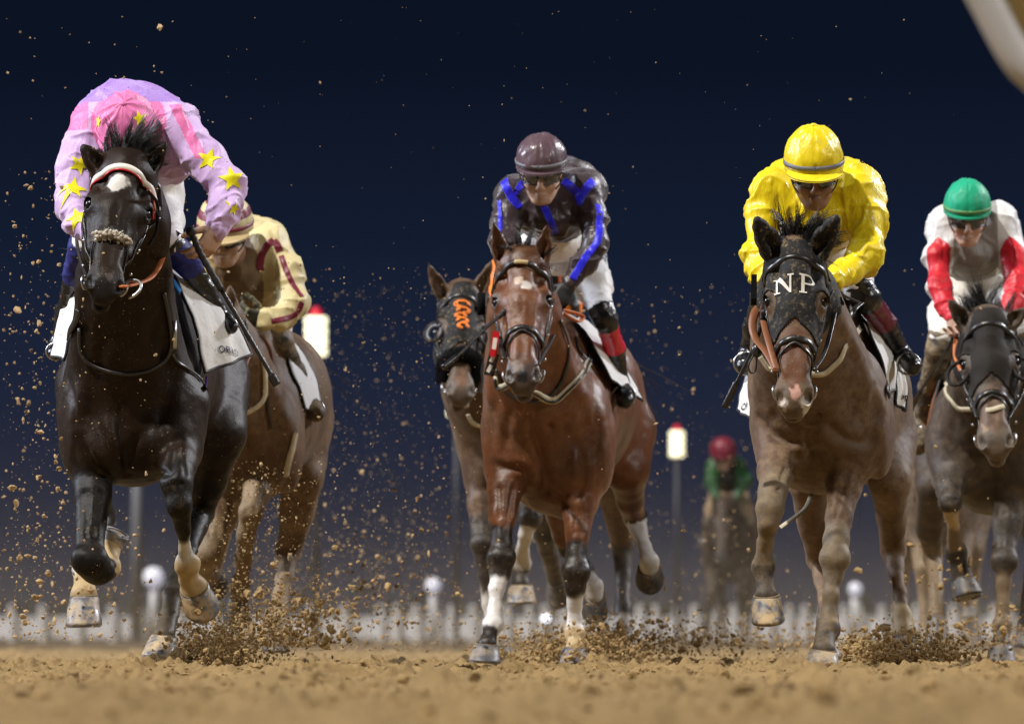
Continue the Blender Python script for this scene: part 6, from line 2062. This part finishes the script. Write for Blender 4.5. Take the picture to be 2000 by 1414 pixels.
def extras6():
    D, br = h6['D'], h6['bridle']
    cloth(h6, [(500, 655, .75), (520, 668, .55), (540, 700, .48), (556, 745, .44), (566, 785, .43), (600, 800, .43)],
          [(505, 650, 1.1), (545, 660, 1.0), (578, 690, .95), (598, 720, .92), (608, 770, .9), (612, 800, .88)])
    body_strap(h6, "breastplate", [(460, 812), (485, 803), (505, 790), (516, 770), (516, 735), (510, 700)], .026, 'tan')
    body_strap(h6, "neck_strap", [(520, 770), (522, 800), (528, 835)], .012, 'leather')
    free_strap(h6, "rein", [(470, 735, -.5), (488, 690, -.3), (505, 655, -.15), (525, 680, .1), (530, 720, .2)], .011, 'leather_brown', br, .4)
    body_strap(h6, "girth", [(575, 845), (570, 870), (562, 900), (556, 930)], .035, 'tan')
extras6()
r6 = rider("mud splashed jockey in cream silks with maroon bands and a cream and maroon hooped cap", 38.6, dict(
    head=(441, 462, -.06), up=(-.05, -.32, .94), fwd=(-.12, -.94, -.32), hs=1.06, skin='skin_muddy', lens='goggle',
    torso=[(490, 535, .30, 66, 74, .28), (405, 500, .15, 36, 44, .13), (528, 480, .15, 40, 46, .13), (505, 560, .35, 55, 50, .25), (490, 470, .6, 70, 50, .25)],
    arms=[dict(j=[(405, 500, .12, 34), (395, 550, .05, 29), (405, 600, -.05, 26), (450, 625, -.14, 20)], glove='glove_muddy', fwd=(.6, -.4, -.5), side=(.4, -.4, .7)),
          dict(j=[(530, 484, .12, 37), (560, 535, .05, 32), (573, 596, -.05, 29), (548, 620, -.10, 23), (520, 624, -.14, 18)], glove='glove_muddy', fwd=(-.85, -.3, .1), side=(-.1, -.5, .8), hand=dict(curl=(1.2, 1.3, .8)))],
    hips=[(510, 580, .95, 62, 50, .26), (525, 570, .5, 40, 40, .2)],
    legs=[dict(j=[(470, 590, .85, 44), (450, 640, .55, 30), (440, 670, .45, 24), (436, 685, .45, 22), (425, 760, .65, 17), (420, 800, .55, 17)], mat='boot_muddy'),
          dict(j=[(530, 590, .85, 44), (535, 630, .58, 33), (540, 655, .46, 27), (546, 668, .45, 26), (574, 730, .6, 22), (600, 786, .72, 19), (618, 806, .52, 17)], mat='boot_muddy')],
    jacket='silk_cream', breeches='breeches_muddy', wrinkle=.012,
    panels=[('silk_mud', lambda f, D, Rr: (np.linalg.norm((f - D((468, 545, .1)))[:, [0, 2]] * np.array((1.35, .75)), axis=1) < Rr(62) + .02 * fbm(f * 14, 2)) & (f[:, 0] < D((515, 0, 0))[0]))],
    helmet=dict(capmat='silk_cream', bandmat='silk_maroon', peakmat='peak_tan', peak=.062, rad=(.118, .122, .138), hoops='silk_maroon')))
stripe(r6, [(535, 470), (522, 480), (512, 498), (508, 520), (512, 530)], .034, 'silk_maroon')
stripe(r6, [(534, 470), (542, 480), (546, 492)], .034, 'silk_maroon')
stripe(r6, [(549, 500), (560, 530), (575, 560), (590, 580)], .026, 'silk_maroon')
stripe(r6, [(590, 590), (580, 612), (560, 622), (530, 628)], .026, 'silk_maroon')

# far right horse
h5 = horse("dark horse at the right edge with black blinkered hood and pale nose", 40.0, dict(
    key="dark", head_w=1.08, yaw=4,
    poll=(1928, 622, -.44), muzzle=(1946, 872, -.84), ears=((1856, 588, -.45), (2003, 602, -.45)), ear_r=17,
    coat=dict(c=(.032, .020, .014), d=(.050, .032, .022), dust=.5, leg_dust=.5, muzzle=(.10, .075, .055), ear_tip=.4, **BK), coat_args=(.52, .6, .34, .80, .35),
    marks=[(-.035, .44, .018, .09, (.30, .20, .12)), (.0, .42, .05, .10, (.13, .075, .045))],
    neck=[(1930, 645, -.40, 52), (1932, 730, -.2, 68), (1936, 800, .0, 86), (1940, 850, .16, 104)],
    trunk=[(1940, 865, .34, 120, 135, .38), (1940, 810, .8, 128, 150, .55), (1930, 800, 1.3, 132, 150, .55), (1925, 800, 1.8, 118, 150, .45)],
    muscle=[(1890, 910, .06, 50, 64, .15, 10), (1985, 910, .06, 50, 64, .15, -10), (1845, 860, .15, 32, 105, .2, 5), (1940, 965, .2, 60, 38, .2, 0)],
    groove=[[(1938, 850, -.12, 4), (1938, 940, -.08, 6)]],
    legs=[
        dict(j=[(1856, 865, .15, 44, 'c'), (1856, 930, .0, 34, 'c'), (1856, 955, -.1, 28, 'k'), (1857, 980, -.18, 24, 'k'), (1860, 1005, -.16, 15, 't'), (1864, 1045, -.02, 15, 's'), (1868, 1078, .06, 20, 'k'), (1874, 1110, .08, 19, 'k'), (1880, 1130, .08, 24, 'k')], hoof=(1889, 1168, .06, 28), mat='hoof_dark', toe=(.3, -.7, -.6)),
        dict(j=[(1990, 870, .14, 46, 'c'), (1972, 960, .06, 38, 'c'), (1966, 1020, .0, 29, 'k'), (1962, 1070, -.05, 23, 'k'), (1960, 1098, -.1, 25, 'k'), (1959, 1140, -.12, 15, 's'), (1958, 1190, -.14, 15, 's'), (1957, 1222, -.16, 19, 's'), (1956, 1242, -.18, 16, 'k'), (1956, 1256, -.2, 22, 'k')], hoof=(1955, 1292, -.23, 28), mat='hoof_dark'),
        dict(j=[(1835, 850, 1.6, 55, 'c'), (1825, 950, 1.4, 38, 'c'), (1815, 1030, 1.6, 26, 'c'), (1822, 1090, 1.7, 18, 's'), (1828, 1150, 1.5, 16, 's'), (1830, 1200, 1.4, 19, 's')], hoof=(1830, 1262, 1.35, 23), mat='hoof_dark'),
        dict(j=[(2005, 850, 1.6, 55, 'c'), (2015, 950, 1.4, 38, 'c'), (2020, 1030, 1.6, 26, 'c'), (2024, 1090, 1.7, 18, 's'), (2010, 1190, 1.4, 19, 's')], hoof=(2005, 1265, 1.35, 23), mat='hoof_dark'),
    ]), h=.010)
forelock(h5, 120, .20, 1.0, .04, 'hair', -.1)
hd5 = hood(h5, lo_nose=.33, eye=.036, ears=False, material='hood_plain')
bridle(h5)
tail(h5, (1925, 700, 2.2), (0, .8, -.4), .7, n=50)
def extras5():
    H, s, D, br, en, ea, ex = h5['H'], h5['s'], h5['D'], h5['bridle'], h5['en'], h5['ea'], h5['ex']
    for q in (-1, 1):
        m = MB()
        c = H(q * .097, .215, -.050)
        pts = [c + s * (ea * .050 * math.cos(t) + unit(en * .7 - ex * q * .7) * .032 * math.sin(t)) + ex * q * .020 * s * (1 - math.sin(t)) for t in np.linspace(0, 2 * math.pi, 33)]
        m.tube(pts, .008 * s, 8)
        m.make("blinker_cup", M['hood_plain'], hd5)
    free_strap(h5, "rein", [(1908, 815, -.7), (1892, 760, -.55), (1878, 725, -.4)], .009, 'leather', br, .4)
    free_strap(h5, "rein", [(1878, 725, -.4), (1867, 695, -.3), (1868, 665, -.22), (1874, 645, -.18)], .013, 'rubber_orange', br, .4)
    free_strap(h5, "rein", [(1968, 820, -.7), (1995, 770, -.45), (2008, 720, -.3), (2004, 690, -.2), (1990, 660, -.1)], .009, 'leather', br, .4)
    body_strap(h5, "breastplate", [(1838, 735), (1848, 755), (1858, 780), (1885, 800), (1920, 800), (1960, 795)], .026, 'tan')
    cloth(h5, [(1870, 690, .75), (1850, 715, .55), (1836, 745, .48), (1824, 790, .44), (1818, 830, .43)], [(1865, 690, 1.2), (1835, 715, 1.2), (1812, 760, 1.25), (1795, 810, 1.3), (1788, 850, 1.3)], side=-1, material='leather_brown', wave=.004, bulge=.01)
extras5()
r5 = rider("jockey in white and grey silks with red sleeve panels and an emerald green cap", 40.0, dict(
    head=(1889, 427, -.06), up=(0, -.30, .95), fwd=(0, -.95, -.30), hs=1.0, skin='skin',
    torso=[(1895, 478, .30, 66, 66, .28), (1846, 446, .15, 32, 44, .13), (1950, 442, .15, 36, 46, .13), (1898, 505, .24, 52, 30, .22), (1912, 440, .55, 66, 44, .26)],
    arms=[dict(j=[(1846, 446, .12, 32), (1833, 500, .05, 26), (1834, 562, -.05, 23), (1846, 595, -.12, 18), (1860, 622, -.18, 14)], fwd=(.35, -.5, -.75), side=(.8, -.35, .2), hand=dict(curl=(1.1, 1.2, .7), sc=1.1)),
          dict(j=[(1955, 444, .12, 34), (1978, 505, .05, 28), (1986, 565, -.05, 25), (1976, 598, -.12, 20), (1962, 625, -.18, 15)], fwd=(-.35, -.5, -.75), side=(-.8, -.35, .2), hand=dict(curl=(1.1, 1.2, .7), sc=1.1))],
    hips=[(1902, 535, .9, 70, 46, .26)],
    legs=[dict(j=[(1872, 550, .85, 44), (1850, 615, .6, 36), (1840, 660, .45, 28), (1835, 682, .45, 25), (1815, 760, .62, 20), (1798, 830, .75, 17), (1793, 868, .6, 20)], mat='boot_muddy'),
          dict(j=[(1940, 550, .85, 44), (1970, 615, .6, 36), (1992, 660, .45, 28), (1998, 682, .45, 25), (2015, 760, .62, 20), (2030, 830, .75, 17), (2035, 868, .6, 20)], mat='boot_muddy')],
    jacket='silk_grey', breeches='breeches_muddy', wrinkle=.009,
    panels=[('silk_grey2', lambda f, D, Rr: (f[:, 0] > D((1858, 0, .2))[0]) & (f[:, 0] < D((1945, 0, .2))[0]) & (f[:, 1] < 40.34))],
    helmet=dict(capmat='cap_green', bandmat='cap_gold', peakmat='cap_green', peak=.015, rad=(.109, .126, .130), button=False)))
for path in ([(1832, 468), (1834, 500), (1836, 540), (1838, 575), (1850, 600)], [(1973, 466), (1980, 500), (1984, 545), (1982, 585), (1968, 612)]):
    q = [hit(r5['JB'], p[0], p[1])[0] for p in path]
    q, nn = snapped(r5['JB'], q, 40, .003)
    for tag_, ww, mt, of in (("sleeve_panel", [.01 + .052 * min(1, i / 8) for i in range(40)], 'silk_red', .003),):
        # cut the panel from the sleeve's own surface so that it follows its roundness
        jk = r5['jacket']
        Vj = np.array([tuple(v.co) for v in jk.data.vertices]) + np.array(jk['_o'])
        Fj = np.array([tuple(p.vertices) for p in jk.data.polygons])
        fc = Vj[Fj].mean(1)
        dd = np.min(np.linalg.norm(fc[:, None, :] - np.array(q)[None], axis=2) - np.array(ww)[None] * 1.0, axis=1)
        keep = (dd < 0) & (fc[:, 1] < 40.3)
        Fk = Fj[keep]
        us_ = np.unique(Fk)
        mp = np.full(len(Vj), -1); mp[us_] = np.arange(len(us_))
        Nj = vert_normals(Vj, Fj)
        make(tag_, Vj[us_] + Nj[us_] * .003, mp[Fk], M[mt], jk)
m = MB(); c = r5['D']((1856, 612, -.16)); m.tube([c + np.array((-.03, 0, .02)), c + np.array((.03, -.02, -.01))], .001, 4)
whip("pale muddy whip pointing down beside the right edge horse's shoulder", [(1862, 660, -.1), (1840, 700, .1), (1810, 745, .3), (1782, 792, .5)], 40.0, (.009, .0075), .2)

# two runners far behind
h7 = horse("dark horse far behind in a cloud of kicked up sand", 84.0, dict(
    key="far", head_w=1.0, yaw=0,
    poll=(1412, 985, -.44), muzzle=(1408, 1095, -.84), ears=((1392, 968, -.44), (1434, 966, -.44)), ear_r=7,
    coat=dict(c=(.040, .025, .017), d=(.03, .02, .014), dust=.1, leg_dust=.8, ear_tip=.4, **BK), coat_args=(.6, .6, .5, .66, .3),
    neck=[(1412, 995, -.4, 22), (1415, 1030, -.2, 30), (1420, 1065, .05, 42)],
    trunk=[(1422, 1080, .34, 52, 60, .38), (1428, 1060, .8, 56, 66, .55), (1432, 1055, 1.3, 58, 68, .55), (1436, 1055, 1.8, 52, 68, .45)],
    legs=[dict(j=[(1392, 1080, .15, 20, 'c'), (1390, 1120, .1, 15, 'c'), (1388, 1160, .0, 11, 'c'), (1384, 1200, .0, 8, 'k'), (1380, 1235, -.05, 9, 'k')], hoof=(1378, 1256, -.1, 12), mat='hoof_dark'),
          dict(j=[(1452, 1080, .15, 20, 'c'), (1450, 1120, .1, 15, 'c'), (1446, 1150, -.1, 11, 'c'), (1450, 1180, .0, 8, 'k'), (1454, 1200, .1, 9, 'k')], hoof=(1456, 1216, .1, 12), mat='hoof_dark'),
          dict(j=[(1466, 1080, 1.6, 24, 'c'), (1462, 1130, 1.4, 16, 'c'), (1460, 1175, 1.7, 10, 'k'), (1456, 1225, 1.5, 9, 'k')], hoof=(1454, 1258, 1.4, 11), mat='hoof_dark'),
          dict(j=[(1404, 1080, 1.6, 24, 'c'), (1404, 1130, 1.4, 16, 'c'), (1410, 1175, 1.7, 10, 'k'), (1412, 1215, 1.6, 9, 'k')], hoof=(1412, 1240, 1.5, 11), mat='hoof_dark')]), h=.022)
forelock(h7, 20, .1, .2, .03, 'hair')
tail(h7, (1436, 1010, 2.2), (.1, .8, -.4), .7, n=30)
r7 = rider("far off jockey with a red cap and green sleeves seen through flying sand", 84.0, dict(
    head=(1412, 892, -.05), up=(0, -.3, .95), fwd=(0, -.95, -.3), hs=1.1, skin='skin_muddy',
    torso=[(1420, 930, .30, 34, 32, .28), (1395, 912, .15, 15, 20, .12), (1440, 912, .15, 16, 20, .12)],
    arms=[dict(j=[(1394, 912, .12, 15), (1389, 940, .0, 13), (1400, 975, -.1, 9)], glove='glove', fwd=(.3, -.4, -.8), side=(.7, -.3, .2)),
          dict(j=[(1442, 912, .12, 16), (1454, 940, .0, 14), (1436, 975, -.1, 9)], glove='glove', fwd=(-.4, -.3, -.8), side=(-.8, -.3, .3))],
    hips=[(1422, 965, .9, 32, 24, .26)],
    legs=[dict(j=[(1402, 970, .85, 20), (1390, 995, .5, 13), (1386, 1010, .45, 11), (1384, 1020, .45, 10), (1378, 1050, .65, 8), (1376, 1065, .55, 8)], mat='boot_muddy'),
          dict(j=[(1444, 970, .85, 20), (1458, 995, .5, 13), (1464, 1010, .45, 11), (1466, 1020, .45, 10), (1474, 1050, .65, 8), (1476, 1065, .55, 8)], mat='boot_muddy')],
    jacket='silk_black', breeches='silk_mud', wrinkle=.006,
    panels=[('silk_green', lambda f, D, Rr: (f[:, 0] < D((1404, 0, 0))[0]) | (f[:, 0] > D((1434, 0, 0))[0]))],
    helmet=dict(capmat='cap_red', bandmat='cap_red', peakmat='cap_red', peak=.03)), .014, .014)
h8 = horse("muddy brown horse mostly hidden behind the right edge horse", 56.0, dict(
    key="last", head_w=1.0, yaw=0,
    poll=(1842, 850, -.44), muzzle=(1838, 1010, -.84), ears=((1812, 820, -.44), (1868, 820, -.44)), ear_r=10,
    coat=dict(c=(.075, .05, .036), d=(.06, .042, .032), dust=.6, leg_dust=.7, ear_tip=.4, **BK), coat_args=(.6, .7, .46, .62, .3),
    neck=[(1842, 865, -.4, 32), (1840, 920, -.2, 44), (1838, 970, .05, 62)],
    trunk=[(1838, 1000, .34, 76, 84, .38), (1842, 970, .8, 80, 92, .55), (1850, 960, 1.3, 82, 94, .55), (1856, 960, 1.8, 76, 94, .45)],
    legs=[dict(j=[(1796, 1000, .15, 30, 'c'), (1796, 1050, .1, 22, 'c'), (1800, 1110, .0, 17, 's'), (1804, 1170, .0, 12, 's'), (1806, 1225, -.05, 13, 's')], hoof=(1806, 1262, -.1, 17), mat='hoof_dark'),
          dict(j=[(1884, 1000, .15, 30, 'c'), (1882, 1050, .1, 22, 'c'), (1880, 1100, -.1, 17, 's'), (1886, 1150, .0, 12, 's'), (1890, 1180, .1, 13, 's')], hoof=(1892, 1206, .1, 17), mat='hoof_dark'),
          dict(j=[(1906, 1000, 1.6, 34, 'c'), (1900, 1070, 1.4, 24, 'c'), (1898, 1140, 1.7, 15, 's'), (1896, 1215, 1.5, 13, 's')], hoof=(1896, 1262, 1.4, 16), mat='hoof_dark'),
          dict(j=[(1800, 1000, 1.6, 34, 'c'), (1770, 1060, 1.4, 24, 'c'), (1762, 1130, 1.7, 15, 's'), (1758, 1200, 1.6, 13, 's')], hoof=(1758, 1235, 1.5, 16), mat='hoof_dark')]), h=.016)
tail(h8, (1856, 900, 2.2), (.1, .8, -.4), .7, n=30)
